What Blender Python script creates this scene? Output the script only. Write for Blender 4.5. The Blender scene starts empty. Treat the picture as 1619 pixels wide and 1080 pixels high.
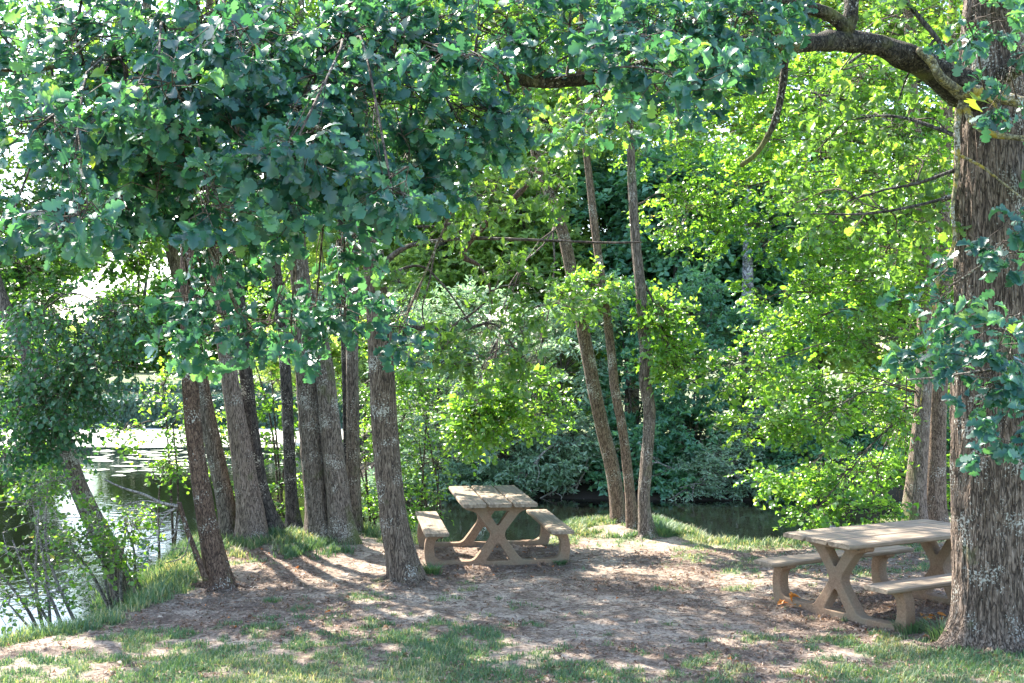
import bpy, math, random
import numpy as np
from mathutils import noise as mnoise, Vector

sc = bpy.context.scene
COL = sc.collection
rng = np.random.default_rng(7)
random.seed(7)

# ------------------------------------------------------------------ camera
F = 1840.0                 # focal length in photo pixels
CAM = np.array([0.0, 0.0, 2.5])
PITCH = math.atan(25.0 / F)
cam = bpy.data.cameras.new('camera')
cam.sensor_width = 36.0
cam.lens = 36.0 * F / 1619.0
cam.clip_start = 0.05
cam.clip_end = 2000.0
camo = bpy.data.objects.new('camera', cam)
COL.objects.link(camo)
camo.location = CAM
camo.rotation_euler = (math.pi / 2 + PITCH, 0, 0)
sc.camera = camo

# ------------------------------------------------------------------ sky and sun
SUN_EL = math.radians(50)
SUN_AZ = math.radians(-40)      # from +Y towards -X is negative
world = bpy.data.worlds.new('World')
sc.world = world
world.use_nodes = True
wt = world.node_tree
wt.nodes.clear()
sky = wt.nodes.new('ShaderNodeTexSky')
sky.sky_type = 'NISHITA'
sky.sun_disc = False
sky.sun_elevation = SUN_EL
sky.sun_rotation = SUN_AZ
sky.air_density = 1.0
sky.dust_density = 1.2
sky.ozone_density = 1.0
bg = wt.nodes.new('ShaderNodeBackground')
bg.inputs['Strength'].default_value = 0.15
wo = wt.nodes.new('ShaderNodeOutputWorld')
wt.links.new(sky.outputs[0], bg.inputs[0])
wt.links.new(bg.outputs[0], wo.inputs[0])

sun = bpy.data.lights.new('sun', 'SUN')
sun.energy = 4.2
sun.angle = math.radians(0.53)
sun.color = (1.0, 0.93, 0.82)
suno = bpy.data.objects.new('sun', sun)
COL.objects.link(suno)
sdir = Vector((math.sin(SUN_AZ) * math.cos(SUN_EL), math.cos(SUN_AZ) * math.cos(SUN_EL), math.sin(SUN_EL)))
suno.rotation_euler = sdir.to_track_quat('Z', 'Y').to_euler()
suno.location = (-6, 20, 25)

sc.view_settings.view_transform = 'Standard'
sc.view_settings.look = 'None'
sc.view_settings.gamma = 1.0
sc.view_settings.exposure = 2.42
cy = sc.cycles
cy.max_bounces = 8
cy.diffuse_bounces = 5
cy.glossy_bounces = 3
cy.transmission_bounces = 5
cy.sample_clamp_indirect = 6
cy.use_denoising = True
try:
    cy.caustics_reflective = False
    cy.caustics_refractive = False
except Exception:
    pass

# ------------------------------------------------------------------ helpers
cP, sP = math.cos(PITCH), math.sin(PITCH)


def P(px, py, D):
    """photo pixel at distance D (metres along +Y) -> world point"""
    a = (px - 809.5) / F
    b = -(py - 540.0) / F
    d = np.array([a, cP - b * sP, sP + b * cP])
    return CAM + d * (D / d[1])


def ground_at(px, py, z=0.0):
    a = (px - 809.5) / F
    b = -(py - 540.0) / F
    d = np.array([a, cP - b * sP, sP + b * cP])
    return CAM + d * ((z - CAM[2]) / d[2])


def nrm(v):
    return v / np.maximum(np.linalg.norm(v, axis=-1, keepdims=True), 1e-9)


def hash2(i, j, s):
    h = (i * 374761393 + j * 668265263 + s * 1442695041) & 0xffffffff
    h = ((h ^ (h >> 13)) * 1274126177) & 0xffffffff
    return ((h ^ (h >> 16)) & 0xffff) / 65535.0


def vnoise(x, y, freq, seed=0):
    x = np.asarray(x, float) * freq
    y = np.asarray(y, float) * freq
    i = np.floor(x).astype(np.int64)
    j = np.floor(y).astype(np.int64)
    fx = x - i
    fy = y - j
    fx = fx * fx * (3 - 2 * fx)
    fy = fy * fy * (3 - 2 * fy)
    a = hash2(i, j, seed); b = hash2(i + 1, j, seed)
    c = hash2(i, j + 1, seed); d = hash2(i + 1, j + 1, seed)
    return (a * (1 - fx) + b * fx) * (1 - fy) + (c * (1 - fx) + d * fx) * fy


def fbm(x, y, freq, seed=0, octv=4):
    s = 0; a = 0.5; t = 0
    for k in range(octv):
        s = s + a * vnoise(x, y, freq * 2 ** k, seed + k * 17)
        t += a
        a *= 0.5
    return s / t


def sstep(a, b, x):
    t = np.clip((x - a) / (b - a), 0, 1)
    return t * t * (3 - 2 * t)


def mesh_obj(name, V, Fc, mat, parent=None, attrs=None, smooth=False, at=None):
    """V (n,3) world, Fc (m,k) faces all of the same size, or list of such arrays"""
    V = np.asarray(V, dtype=np.float64)
    if parent is not None:
        V = V - np.array(parent['_org'])
    org = None
    if at is not None and parent is None:
        org = np.asarray(at, float)
        V = V - org
    if not isinstance(Fc, list):
        Fc = [Fc]
    Fc = [np.asarray(f, dtype=np.int32) for f in Fc if len(f)]
    me = bpy.data.meshes.new(name)
    me.vertices.add(len(V))
    me.vertices.foreach_set('co', V.astype(np.float32).ravel())
    loops = np.concatenate([f.ravel() for f in Fc])
    counts = np.concatenate([np.full(len(f), f.shape[1], dtype=np.int32) for f in Fc])
    starts = np.concatenate([[0], np.cumsum(counts)[:-1]]).astype(np.int32)
    me.loops.add(len(loops))
    me.loops.foreach_set('vertex_index', loops)
    me.polygons.add(len(counts))
    me.polygons.foreach_set('loop_start', starts)
    me.polygons.foreach_set('loop_total', counts)
    if smooth:
        me.polygons.foreach_set('use_smooth', np.ones(len(counts), dtype=bool))
    if attrs:
        for k, a in attrs.items():
            at_ = me.attributes.new(k, 'FLOAT', 'POINT')
            at_.data.foreach_set('value', np.asarray(a, dtype=np.float32))
    me.update(calc_edges=True)
    me.materials.append(mat)
    o = bpy.data.objects.new(name, me)
    COL.objects.link(o)
    if parent is not None:
        o.parent = parent
    elif org is not None:
        o.location = org
    return o


def thing(name, loc, label, cat, group=None):
    o = bpy.data.objects.new(name, None)
    o.empty_display_size = 0.2
    COL.objects.link(o)
    o.location = [float(v) for v in loc]
    o['_org'] = [float(v) for v in loc]
    tag(o, label, cat, group)
    return o


def tag(o, label, cat, group=None):
    o['label'] = label
    o['category'] = cat
    if group:
        o['group'] = group


class Geo:
    """collects quads / tris"""
    def __init__(s):
        s.V = []; s.Q = []; s.T = []; s.n = 0; s.A = []

    def add(s, V, Q=None, T=None, a=None):
        V = np.asarray(V, float)
        if Q is not None and len(Q):
            s.Q.append(np.asarray(Q) + s.n)
        if T is not None and len(T):
            s.T.append(np.asarray(T) + s.n)
        s.V.append(V)
        s.A.append(np.full(len(V), 0.5) if a is None else np.asarray(a))
        s.n += len(V)

    def build(s, name, mat, parent=None, smooth=False, at=None):
        Fc = []
        if s.Q: Fc.append(np.concatenate(s.Q))
        if s.T: Fc.append(np.concatenate(s.T))
        return mesh_obj(name, np.concatenate(s.V), Fc, mat, parent, {'tint': np.concatenate(s.A)}, smooth, at)


def catmull(pts, n):
    """pts (k,m) -> (n,m) smooth"""
    p = np.asarray(pts, float)
    if len(p) == 2:
        t = np.linspace(0, 1, n)[:, None]
        return p[0] * (1 - t) + p[1] * t
    q = np.vstack([2 * p[0] - p[1], p, 2 * p[-1] - p[-2]])
    seg = np.linalg.norm(np.diff(p[:, :3], axis=0), axis=1)
    cum = np.concatenate([[0], np.cumsum(seg)])
    s = np.linspace(0, cum[-1], n)
    i = np.clip(np.searchsorted(cum, s, side='right') - 1, 0, len(p) - 2)
    t = ((s - cum[i]) / np.maximum(seg[i], 1e-9))[:, None]
    a, b, c, d = q[i], q[i + 1], q[i + 2], q[i + 3]
    return 0.5 * ((2 * b) + (c - a) * t + (2 * a - 5 * b + 4 * c - d) * t ** 2 + (3 * b - a - 3 * c + d) * t ** 3)


def tube(pts, rad, nseg=8, disp=None, cap=True):
    """tube around pts (n,3) with radii rad (n,). disp(theta(n,nseg), arclen(n,nseg)) -> factor"""
    pts = np.asarray(pts, float)
    n = len(pts)
    rad = np.asarray(rad, float)
    t = nrm(np.gradient(pts, axis=0))
    m = nrm((pts[-1] - pts[0])[None])[0]
    ref = np.eye(3)[np.argmin(np.abs(m))]
    a = nrm(np.cross(t, ref))
    b = np.cross(t, a)
    th = np.linspace(0, 2 * math.pi, nseg, endpoint=False)
    s = np.concatenate([[0], np.cumsum(np.linalg.norm(np.diff(pts, axis=0), axis=1))])
    R = rad[:, None] * np.ones((1, nseg))
    if disp is not None:
        R = R * disp(np.tile(th, (n, 1)), np.tile(s[:, None], (1, nseg)), R)
    V = pts[:, None, :] + R[..., None] * (np.cos(th)[None, :, None] * a[:, None, :] + np.sin(th)[None, :, None] * b[:, None, :])
    V = V.reshape(-1, 3)
    i = np.arange(n - 1)[:, None] * nseg
    j = np.arange(nseg)[None, :]
    j2 = (j + 1) % nseg
    Q = np.stack([i + j, i + j2, i + nseg + j2, i + nseg + j], axis=-1).reshape(-1, 4)
    T = []
    if cap:
        V = np.vstack([V, pts[-1] + t[-1] * rad[-1] * 0.5, pts[0]])
        e = n * nseg
        jj = np.arange(nseg)
        T = np.vstack([np.stack([(n - 1) * nseg + jj, (n - 1) * nseg + (jj + 1) % nseg, np.full(nseg, e)], 1),
                       np.stack([(jj + 1) % nseg, jj, np.full(nseg, e + 1)], 1)])
    return V, Q, T


def prisms(P0, P1, r0, r1, mid=None):
    """batch of 3-sided straight twigs"""
    P0 = np.asarray(P0); P1 = np.asarray(P1)
    n = len(P0)
    d = nrm(P1 - P0)
    ref = np.where(np.abs(d[:, 2:3]) > 0.8, np.array([[1.0, 0, 0]]), np.array([[0, 0, 1.0]]))
    a = nrm(np.cross(d, ref)); b = np.cross(d, a)
    th = np.array([0, 2.0944, 4.18879])
    off = np.cos(th)[None, :, None] * a[:, None] + np.sin(th)[None, :, None] * b[:, None]
    r0 = np.broadcast_to(r0, (n,)); r1 = np.broadcast_to(r1, (n,))
    V = np.concatenate([P0[:, None] + off * r0[:, None, None], P1[:, None] + off * r1[:, None, None]], axis=1)
    base = (np.arange(n) * 6)[:, None]
    q = np.array([[0, 1, 4, 3], [1, 2, 5, 4], [2, 0, 3, 5]])
    Q = (base[:, :, None] + q[None]).reshape(-1, 4)
    return V.reshape(-1, 3), Q


# ------------------------------------------------------------------ material helpers
def mat_new(name):
    m = bpy.data.materials.new(name)
    m.use_nodes = True
    nt = m.node_tree
    nt.nodes.clear()
    out = nt.nodes.new('ShaderNodeOutputMaterial')
    return m, nt, out


def N(nt, t, **kw):
    n = nt.nodes.new(t)
    for k, v in kw.items():
        if k.startswith('i_'):
            key = k[2:].replace('_', ' ')
            n.inputs[key].default_value = v
        else:
            setattr(n, k, v)
    return n


def ramp(nt, fac, stops, interp='LINEAR'):
    r = nt.nodes.new('ShaderNodeValToRGB')
    r.color_ramp.interpolation = interp
    els = r.color_ramp.elements
    while len(els) < len(stops):
        els.new(0.5)
    for e, (p, c) in zip(els, stops):
        e.position = p
        e.color = (c[0], c[1], c[2], 1) if not isinstance(c, (int, float)) else (c, c, c, 1)
    nt.links.new(fac, r.inputs[0])
    return r.outputs[0]


def mixc(nt, fac, a, b, mode='MIX'):
    m = nt.nodes.new('ShaderNodeMix')
    m.data_type = 'RGBA'
    m.blend_type = mode
    L = nt.links
    for s, v in ((m.inputs[0], fac), (m.inputs[6], a), (m.inputs[7], b)):
        if isinstance(v, (int, float)):
            s.default_value = v
        elif isinstance(v, tuple):
            s.default_value = (*v, 1)
        else:
            L.new(v, s)
    return m.outputs[2]


def leaf_mat(name, stops, trans, tamt=0.45, rough=0.42, spec=0.5):
    m, nt, out = mat_new(name)
    L = nt.links
    at = N(nt, 'ShaderNodeAttribute', attribute_name='tint')
    c = ramp(nt, at.outputs['Fac'], stops)
    tcl = mixc(nt, 1.0, c, trans, 'MULTIPLY')
    p = N(nt, 'ShaderNodeBsdfPrincipled')
    p.inputs['Roughness'].default_value = rough
    p.inputs['Specular IOR Level'].default_value = spec
    L.new(c, p.inputs['Base Color'])
    tr = N(nt, 'ShaderNodeBsdfTranslucent')
    L.new(tcl, tr.inputs['Color'])
    mx = N(nt, 'ShaderNodeMixShader')
    mx.inputs[0].default_value = tamt
    L.new(p.outputs[0], mx.inputs[1]); L.new(tr.outputs[0], mx.inputs[2])
    L.new(mx.outputs[0], out.inputs[0])
    return m


# MULTIPLY with values above 1 brightens: a leaf passes more yellow-green light than it reflects
G_OAK = leaf_mat('oak_leaf', [(0.0, (0.012, 0.050, 0.045)), (0.45, (0.028, 0.102, 0.088)), (0.75, (0.068, 0.185, 0.135)), (0.91, (0.13, 0.27, 0.12)), (0.955, (0.23, 0.37, 0.09)), (1.0, (0.16, 0.22, 0.05))], (2.6, 2.6, 0.8), 0.34, 0.36, 0.65)
G_OAK2 = leaf_mat('young_oak_leaf', [(0.0, (0.04, 0.10, 0.03)), (0.6, (0.075, 0.16, 0.04)), (0.95, (0.14, 0.23, 0.06)), (1.0, (0.22, 0.24, 0.05))], (3.4, 3.0, 1.1), 0.5, 0.38, .8)
G_LIME = leaf_mat('hornbeam_leaf', [(0.0, (0.045, 0.125, 0.022)), (0.6, (0.088, 0.195, 0.035)), (0.96, (0.17, 0.28, 0.055)), (1.0, (0.30, 0.27, 0.09))], (3.5, 3.1, 1.2), 0.5, 0.30, 1.0)
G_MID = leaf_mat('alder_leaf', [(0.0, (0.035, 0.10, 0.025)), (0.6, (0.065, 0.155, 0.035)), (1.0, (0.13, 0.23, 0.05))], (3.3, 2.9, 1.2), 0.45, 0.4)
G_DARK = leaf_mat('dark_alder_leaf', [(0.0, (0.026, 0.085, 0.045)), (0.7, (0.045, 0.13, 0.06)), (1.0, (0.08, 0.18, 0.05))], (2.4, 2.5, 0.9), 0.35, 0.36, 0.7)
G_WILLOW = leaf_mat('willow_leaf', [(0.0, (0.15, 0.24, 0.17)), (0.6, (0.25, 0.36, 0.25)), (1.0, (0.38, 0.48, 0.33))], (1.3, 1.5, 0.9), 0.42, 0.45)
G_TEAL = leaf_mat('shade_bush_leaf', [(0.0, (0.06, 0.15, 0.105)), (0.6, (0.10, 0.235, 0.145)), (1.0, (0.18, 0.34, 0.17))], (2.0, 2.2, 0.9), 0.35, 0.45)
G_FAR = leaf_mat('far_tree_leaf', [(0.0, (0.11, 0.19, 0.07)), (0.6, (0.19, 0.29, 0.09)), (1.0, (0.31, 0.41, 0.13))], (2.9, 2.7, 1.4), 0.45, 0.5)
G_IVY = leaf_mat('ivy_leaf', [(0.0, (0.03, 0.08, 0.06)), (0.7, (0.055, 0.12, 0.09)), (1.0, (0.11, 0.17, 0.12))], (1.5, 1.8, 0.9), 0.25, 0.45)
G_GRASS = leaf_mat('grass_blade', [(0.0, (0.06, 0.13, 0.065)), (0.4, (0.10, 0.18, 0.085)), (0.7, (0.20, 0.25, 0.12)), (1.0, (0.44, 0.39, 0.26))], (1.9, 1.8, 0.9), 0.3, 0.55)
G_LITTER = leaf_mat('dry_leaf', [(0.0, (0.10, 0.06, 0.045)), (0.5, (0.22, 0.14, 0.10)), (0.85, (0.34, 0.25, 0.19)), (0.97, (0.45, 0.36, 0.28)), (1.0, (0.5, 0.18, 0.05))], (1.3, 1.1, 0.8), 0.2, 0.6)


def bark_mat(name, c1, c2, c3, scale=30.0, zs=0.16, lichen=0.4, moss=0.3, bump=0.6, horiz=False, mosscol=(0.10, 0.13, 0.035), basemoss=0.16, mscale=2.3):
    m, nt, out = mat_new(name)
    L = nt.links
    tc = N(nt, 'ShaderNodeTexCoord')
    mp = N(nt, 'ShaderNodeMapping')
    mp.inputs['Scale'].default_value = (1, 1, zs) if not horiz else (0.35, 0.35, 1.6)
    L.new(tc.outputs['Object'], mp.inputs['Vector'])
    n1 = N(nt, 'ShaderNodeTexNoise'); n1.inputs['Scale'].default_value = scale; n1.inputs['Detail'].default_value = 6; n1.inputs['Roughness'].default_value = 0.65
    L.new(mp.outputs[0], n1.inputs['Vector'])
    vo = N(nt, 'ShaderNodeTexVoronoi', feature='DISTANCE_TO_EDGE'); vo.inputs['Scale'].default_value = scale * 0.8
    nw = N(nt, 'ShaderNodeTexNoise'); nw.inputs['Scale'].default_value = 6
    L.new(tc.outputs['Object'], nw.inputs['Vector'])
    wv = mixc(nt, 0.12, mp.outputs[0], nw.outputs['Color'], 'ADD')
    crk = 0.0 if horiz else 1.0
    L.new(wv, vo.inputs['Vector'])
    nr = N(nt, 'ShaderNodeTexNoise'); nr.inputs['Scale'].default_value = scale * 0.75; nr.inputs['Detail'].default_value = 2.5; nr.inputs['Distortion'].default_value = 0.5
    L.new(mp.outputs[0], nr.inputs['Vector'])
    ab = N(nt, 'ShaderNodeMath', operation='SUBTRACT'); L.new(nr.outputs['Fac'], ab.inputs[0]); ab.inputs[1].default_value = 0.5
    ab2 = N(nt, 'ShaderNodeMath', operation='ABSOLUTE'); L.new(ab.outputs[0], ab2.inputs[0])
    c1_ = ramp(nt, ab2.outputs[0], [(0.0, 0.0), (0.08, 1.0)])
    c2_ = ramp(nt, vo.outputs['Distance'], [(0.0, 0.55), (0.16, 1.0)])
    crack = mixc(nt, 1.0, c1_, c2_, 'MULTIPLY')
    base = ramp(nt, n1.outputs['Fac'], [(0.3, c1), (0.5, c2), (0.72, c3)])
    base = mixc(nt, crack, tuple(v * 0.28 for v in c1), base)
    # lichen specks
    nl = N(nt, 'ShaderNodeTexNoise'); nl.inputs['Scale'].default_value = 55; nl.inputs['Detail'].default_value = 4
    L.new(tc.outputs['Object'], nl.inputs['Vector'])
    nl2 = N(nt, 'ShaderNodeTexNoise'); nl2.inputs['Scale'].default_value = 3.2; nl2.inputs['Detail'].default_value = 3
    L.new(tc.outputs['Object'], nl2.inputs['Vector'])
    mm = N(nt, 'ShaderNodeMath', operation='MULTIPLY'); L.new(nl.outputs['Fac'], mm.inputs[0]); L.new(nl2.outputs['Fac'], mm.inputs[1])
    lf = ramp(nt, mm.outputs[0], [(0.36 - 0.1 * lichen, 0.0), (0.42 - 0.1 * lichen, 1.0)])
    base = mixc(nt, lf, base, (0.42, 0.40, 0.35))
    nm = N(nt, 'ShaderNodeTexNoise'); nm.inputs['Scale'].default_value = mscale; nm.inputs['Detail'].default_value = 7
    mo = N(nt, 'ShaderNodeMapping'); mo.inputs['Location'].default_value = (5, 3, 1)
    L.new(tc.outputs['Object'], mo.inputs[0]); L.new(mo.outputs[0], nm.inputs['Vector'])
    sx = N(nt, 'ShaderNodeSeparateXYZ'); L.new(tc.outputs['Object'], sx.inputs[0])
    zb = ramp(nt, sx.outputs['Z'], [(0.0, basemoss), (0.7, 0.0)])
    nma = N(nt, 'ShaderNodeMath', operation='ADD'); L.new(nm.outputs['Fac'], nma.inputs[0]); L.new(zb, nma.inputs[1])
    mf = ramp(nt, nma.outputs[0], [(0.68 - 0.25 * moss, 0.0), (0.80 - 0.25 * moss, 0.8)])
    base = mixc(nt, mf, base, mosscol)
    p = N(nt, 'ShaderNodeBsdfPrincipled'); p.inputs['Roughness'].default_value = 0.85; p.inputs['Specular IOR Level'].default_value = 0.25
    L.new(base, p.inputs['Base Color'])
    hm = mixc(nt, 0.5, crack, n1.outputs['Fac'])
    b = N(nt, 'ShaderNodeBump'); b.inputs['Strength'].default_value = bump; b.inputs['Distance'].default_value = 0.02
    L.new(hm, b.inputs['Height']); L.new(b.outputs[0], p.inputs['Normal'])
    L.new(p.outputs[0], out.inputs[0])
    return m


B_OAK = bark_mat('oak_bark', (0.09, 0.063, 0.047), (0.195, 0.142, 0.108), (0.34, 0.275, 0.225), 46, 0.15, 0.42, 0.1, 1.0, basemoss=0.0)
B_GREY = bark_mat('grey_bark', (0.12, 0.092, 0.072), (0.23, 0.183, 0.148), (0.37, 0.31, 0.26), 60, 0.16, 0.4, 0.26, 0.8)
B_PINK = bark_mat('pale_pinkish_bark', (0.17, 0.12, 0.095), (0.30, 0.225, 0.18), (0.43, 0.34, 0.28), 75, 0.13, 0.1, 0.25, 0.8)
B_RED = bark_mat('reddish_bark', (0.085, 0.05, 0.036), (0.16, 0.10, 0.07), (0.27, 0.19, 0.14), 60, 0.3, 0.25, 0.15, 0.6)
B_BROWN = bark_mat('speckled_bark', (0.10, 0.07, 0.052), (0.19, 0.14, 0.105), (0.32, 0.26, 0.20), 60, 0.14, 0.3, 0.15, 0.7)
B_TRIO = bark_mat('speckled_brown_bark', (0.13, 0.085, 0.06), (0.24, 0.17, 0.125), (0.34, 0.26, 0.20), 60, 0.25, 0.4, 0.15, 0.6)
B_BIRCH = bark_mat('birch_bark', (0.14, 0.13, 0.14), (0.36, 0.35, 0.36), (0.55, 0.54, 0.54), 9, 1.2, 0.3, 0.1, 0.4, mosscol=(0.05, 0.08, 0.06))
B_DARK = bark_mat('dark_bark', (0.05, 0.045, 0.045), (0.09, 0.08, 0.075), (0.15, 0.13, 0.12), 30, 0.4, 0.35, 0.25, 0.6)
B_LIMB = bark_mat('mossy_limb_bark', (0.025, 0.02, 0.016), (0.06, 0.048, 0.035), (0.14, 0.12, 0.085), 30, 0.6, 0.3, 0.6, 0.9, mosscol=(0.12, 0.12, 0.035))
B_YEL = bark_mat('lichen_covered_bark', (0.16, 0.14, 0.10), (0.27, 0.23, 0.12), (0.36, 0.35, 0.29), 24, 1.0, 0.6, 0.72, 0.5, mscale=11, mosscol=(0.36, 0.27, 0.03))
B_DEAD = bark_mat('bare_grey_twig', (0.20, 0.17, 0.15), (0.32, 0.28, 0.25), (0.45, 0.41, 0.38), 30, 1.0, 0.3, 0.0, 0.3)
B_TWIG = bark_mat('twig_bark', (0.07, 0.05, 0.04), (0.13, 0.10, 0.08), (0.20, 0.16, 0.13), 20, 1.0, 0.3, 0.1, 0.3)

# ------------------------------------------------------------------ terrain
NEAR = np.array([(-60, -2), (-30, 4), (-9, 7.2), (-5.4, 9.3), (-4.65, 10.3), (-4.15, 10.9), (-3.8, 11.9), (-3.8, 12.9), (-4.1, 14.3), (-4.35, 15.8), (-3.6, 17.2), (-2.2, 17.2), (-1.5, 16.0), (0.4, 15.75),
                 (0.9, 17.5), (2.2, 17.5), (2.75, 15.75), (4.4, 15.6), (5.2, 17.6), (7, 19), (10, 20.5), (16, 22), (60, 24), (60, -40), (-60, -40)], float)
FAR = np.array([(60, 26.5), (16, 25.6), (8, 25.6), (3, 25.8), (-1, 26.2), (-3, 28), (-4.4, 32), (-5.2, 40), (-6.2, 49.9), (-20, 50.3), (-60, 51), (-500, 70), (-500, 700), (500, 700), (500, 26.5)], float)


def sdpoly(x, y, poly):
    x = np.asarray(x, float); y = np.asarray(y, float)
    d = np.full(x.shape, 1e18); ins = np.zeros(x.shape, bool)
    n = len(poly)
    for i in range(n):
        ax, ay = poly[i]; bx, by = poly[(i + 1) % n]
        ex, ey = bx - ax, by - ay
        wx, wy = x - ax, y - ay
        t = np.clip((wx * ex + wy * ey) / (ex * ex + ey * ey), 0, 1)
        d = np.minimum(d, (wx - t * ex) ** 2 + (wy - t * ey) ** 2)
        c = ((ay <= y) & (by > y)) | ((by <= y) & (ay > y))
        with np.errstate(divide='ignore', invalid='ignore'):
            xi = ax + (y - ay) / (by - ay if by != ay else 1e-9) * ex
        ins ^= c & (x < xi)
    return np.where(ins, 1, -1) * np.sqrt(d)


WATER = -0.6


def gz(x, y):
    x = np.asarray(x, float); y = np.asarray(y, float)
    s1 = sdpoly(x, y, NEAR) + 0.25 * (fbm(x, y, 1.3, 5) - 0.5)
    s2 = sdpoly(x, y, FAR)
    z1 = -1.35 + 0.75 * sstep(-3.2, -0.85, s1) + 0.6 * sstep(-0.95, 0.12, s1)
    top = 1.3 * sstep(-4.6, -7.0, x) * sstep(30, 45, y)
    z2 = -1.35 + 0.75 * sstep(-2.5, -0.3, s2) + (0.75 + top) * sstep(-0.35, 1.1, s2) + 0.03 * np.clip(s2 - 1, 0, 15) * (x > -4)
    z = np.maximum(z1, z2)
    n1 = np.exp(-np.clip(s1, -5, 0) ** 2 * 0.2)
    z = z + np.where(s1 > -1, 1, 0.3) * n1 * (0.07 * (fbm(x, y, 0.8, 11) - 0.5) + 0.045 * (fbm(x, y, 5, 12) - 0.5) + 0.02 * (fbm(x, y, 17, 13, 2) - 0.5))
    # mounds round the tree feet
    for mx, my, mr, mh in ((-3.1, 15.6, 1.1, 0.13), (1.75, 16.7, 0.8, 0.12), (4.05, 10.1, 0.7, 0.06), (-1.2, 12.95, 0.5, 0.05)):
        z = z + mh * np.exp(-((x - mx) ** 2 + (y - my) ** 2) / mr ** 2)
    # the ground climbs gently towards and behind the camera
    z = z + 0.02 * np.clip(7.5 - y, 0, 60)
    return z


def seg_dist(x, y, a, b):
    ex, ey = b[0] - a[0], b[1] - a[1]
    t = np.clip(((x - a[0]) * ex + (y - a[1]) * ey) / (ex * ex + ey * ey), 0, 1)
    return np.hypot(x - a[0] - t * ex, y - a[1] - t * ey)


def grassiness(x, y):
    s1 = sdpoly(x, y, NEAR)
    g = 0.62 - 0.52 * sstep(10.0, 12.0, y + 0.9 * (fbm(x, y, 0.5, 31) - 0.5))
    g = g + 0.15 * np.exp(-((x + 1.2) ** 2 / 4 + (y - 10.3) ** 2 / 2.0))
    path = np.minimum(seg_dist(x, y, (-6, 9.3), (-3.2, 11.9)), seg_dist(x, y, (-3.2, 11.9), (-1.4, 14.2)))
    g = g - 0.8 * np.exp(-(path / 0.55) ** 2)
    g = g - 0.45 * np.exp(-(((x - 1.3) / 1.5) ** 2 + ((y - 11.2) / 1.4) ** 2))
    g = g - 0.25 * np.exp(-(((x - 1.2) / 1.0) ** 2 + ((y - 9.4) / .5) ** 2))
    for tx, ty in ((-0.25, 14.6), (4.0, 11.9)):
        g = g - 0.5 * np.exp(-(((x - tx) / 1.2) ** 2 + ((y - ty) / 1.2) ** 2))
    g = g + 0.35 * np.exp(-(((x - 3.8) / 1.2) ** 2 + ((y - 9.5) / 0.7) ** 2))
    g = g + 0.30 * sstep(12.3, 13.3, y) * sstep(1.5, 3.0, x)
    bank = sstep(-1.1, -0.7, s1) * sstep(0.55, 0.05, s1)
    g = g + 1.1 * bank * (x < 2.6) + 0.35 * bank * (x >= 2.6) - 0.9 * bank * sstep(-1.45, -1.1, x) * sstep(0.8, 0.5, x)
    g = g + 0.5 * np.exp(-((x - 1.7) ** 2 + (y - 16.8) ** 2) / 0.9) + 0.45 * np.exp(-((x + 3.3) ** 2 + (y - 15.3) ** 2) / 0.9)
    g = g + 1.25 * (fbm(x, y, 1.9, 41, 4) - 0.5) + 1.5 * (fbm(x, y, 7, 47, 3) - 0.5)
    return np.clip(g, 0, 1)


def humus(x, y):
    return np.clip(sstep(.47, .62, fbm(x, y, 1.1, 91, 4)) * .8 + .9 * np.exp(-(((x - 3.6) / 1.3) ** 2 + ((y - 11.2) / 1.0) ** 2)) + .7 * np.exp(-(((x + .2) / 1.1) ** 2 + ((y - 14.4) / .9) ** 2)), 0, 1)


def axis_coords(fine0, fine1, step, lo, hi):
    a = list(np.arange(fine0, fine1 + 1e-6, step))
    s = step; v = fine1
    while v < hi:
        s = min(s * 1.12, 25); v += s; a.append(v)
    s = step; v = fine0
    pre = []
    while v > lo:
        s = min(s * 1.12, 25); v -= s; pre.append(v)
    return np.array(pre[::-1] + a)


gx = axis_coords(-7, 7, 0.05, -480, 480)
gy = axis_coords(8, 18.5, 0.05, -60, 680)
X, Y = np.meshgrid(gx, gy)
Z = gz(X, Y)
nx, ny = len(gx), len(gy)
ii = (np.arange(ny - 1)[:, None] * nx + np.arange(nx - 1)[None, :])
Q = np.stack([ii, ii + 1, ii + nx + 1, ii + nx], -1).reshape(-1, 4)
GR = grassiness(X, Y)
GR = np.where((Y > 20) | (Y < 7) | (np.abs(X) > 8), np.maximum(GR, 0.75), GR)
# wet mud below the waterline and on the shaded far bank
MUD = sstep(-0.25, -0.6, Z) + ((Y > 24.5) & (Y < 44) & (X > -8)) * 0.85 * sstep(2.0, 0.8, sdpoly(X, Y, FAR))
m, nt, out = mat_new('ground_soil')
L = nt.links
tc = N(nt, 'ShaderNodeTexCoord')
n1 = N(nt, 'ShaderNodeTexNoise'); n1.inputs['Scale'].default_value = 2.2; n1.inputs['Detail'].default_value = 8; n1.inputs['Roughness'].default_value = 0.65
n2 = N(nt, 'ShaderNodeTexNoise'); n2.inputs['Scale'].default_value = 28; n2.inputs['Detail'].default_value = 6; n2.inputs['Roughness'].default_value = 0.7
n3 = N(nt, 'ShaderNodeTexVoronoi'); n3.inputs['Scale'].default_value = 60
for q in (n1, n2, n3):
    L.new(tc.outputs['Object'], q.inputs['Vector'])
dirt = ramp(nt, n1.outputs['Fac'], [(0.34, (0.18, 0.135, 0.105)), (0.5, (0.31, 0.245, 0.195)), (0.66, (0.46, 0.38, 0.305))])
fine = ramp(nt, n2.outputs['Fac'], [(0.36, (0.30, 0.27, 0.25)), (0.52, (0.95, 0.94, 0.93)), (0.7, (1.3, 1.27, 1.22))])
dirt = mixc(nt, 0.85, dirt, fine, 'MULTIPLY')
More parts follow.
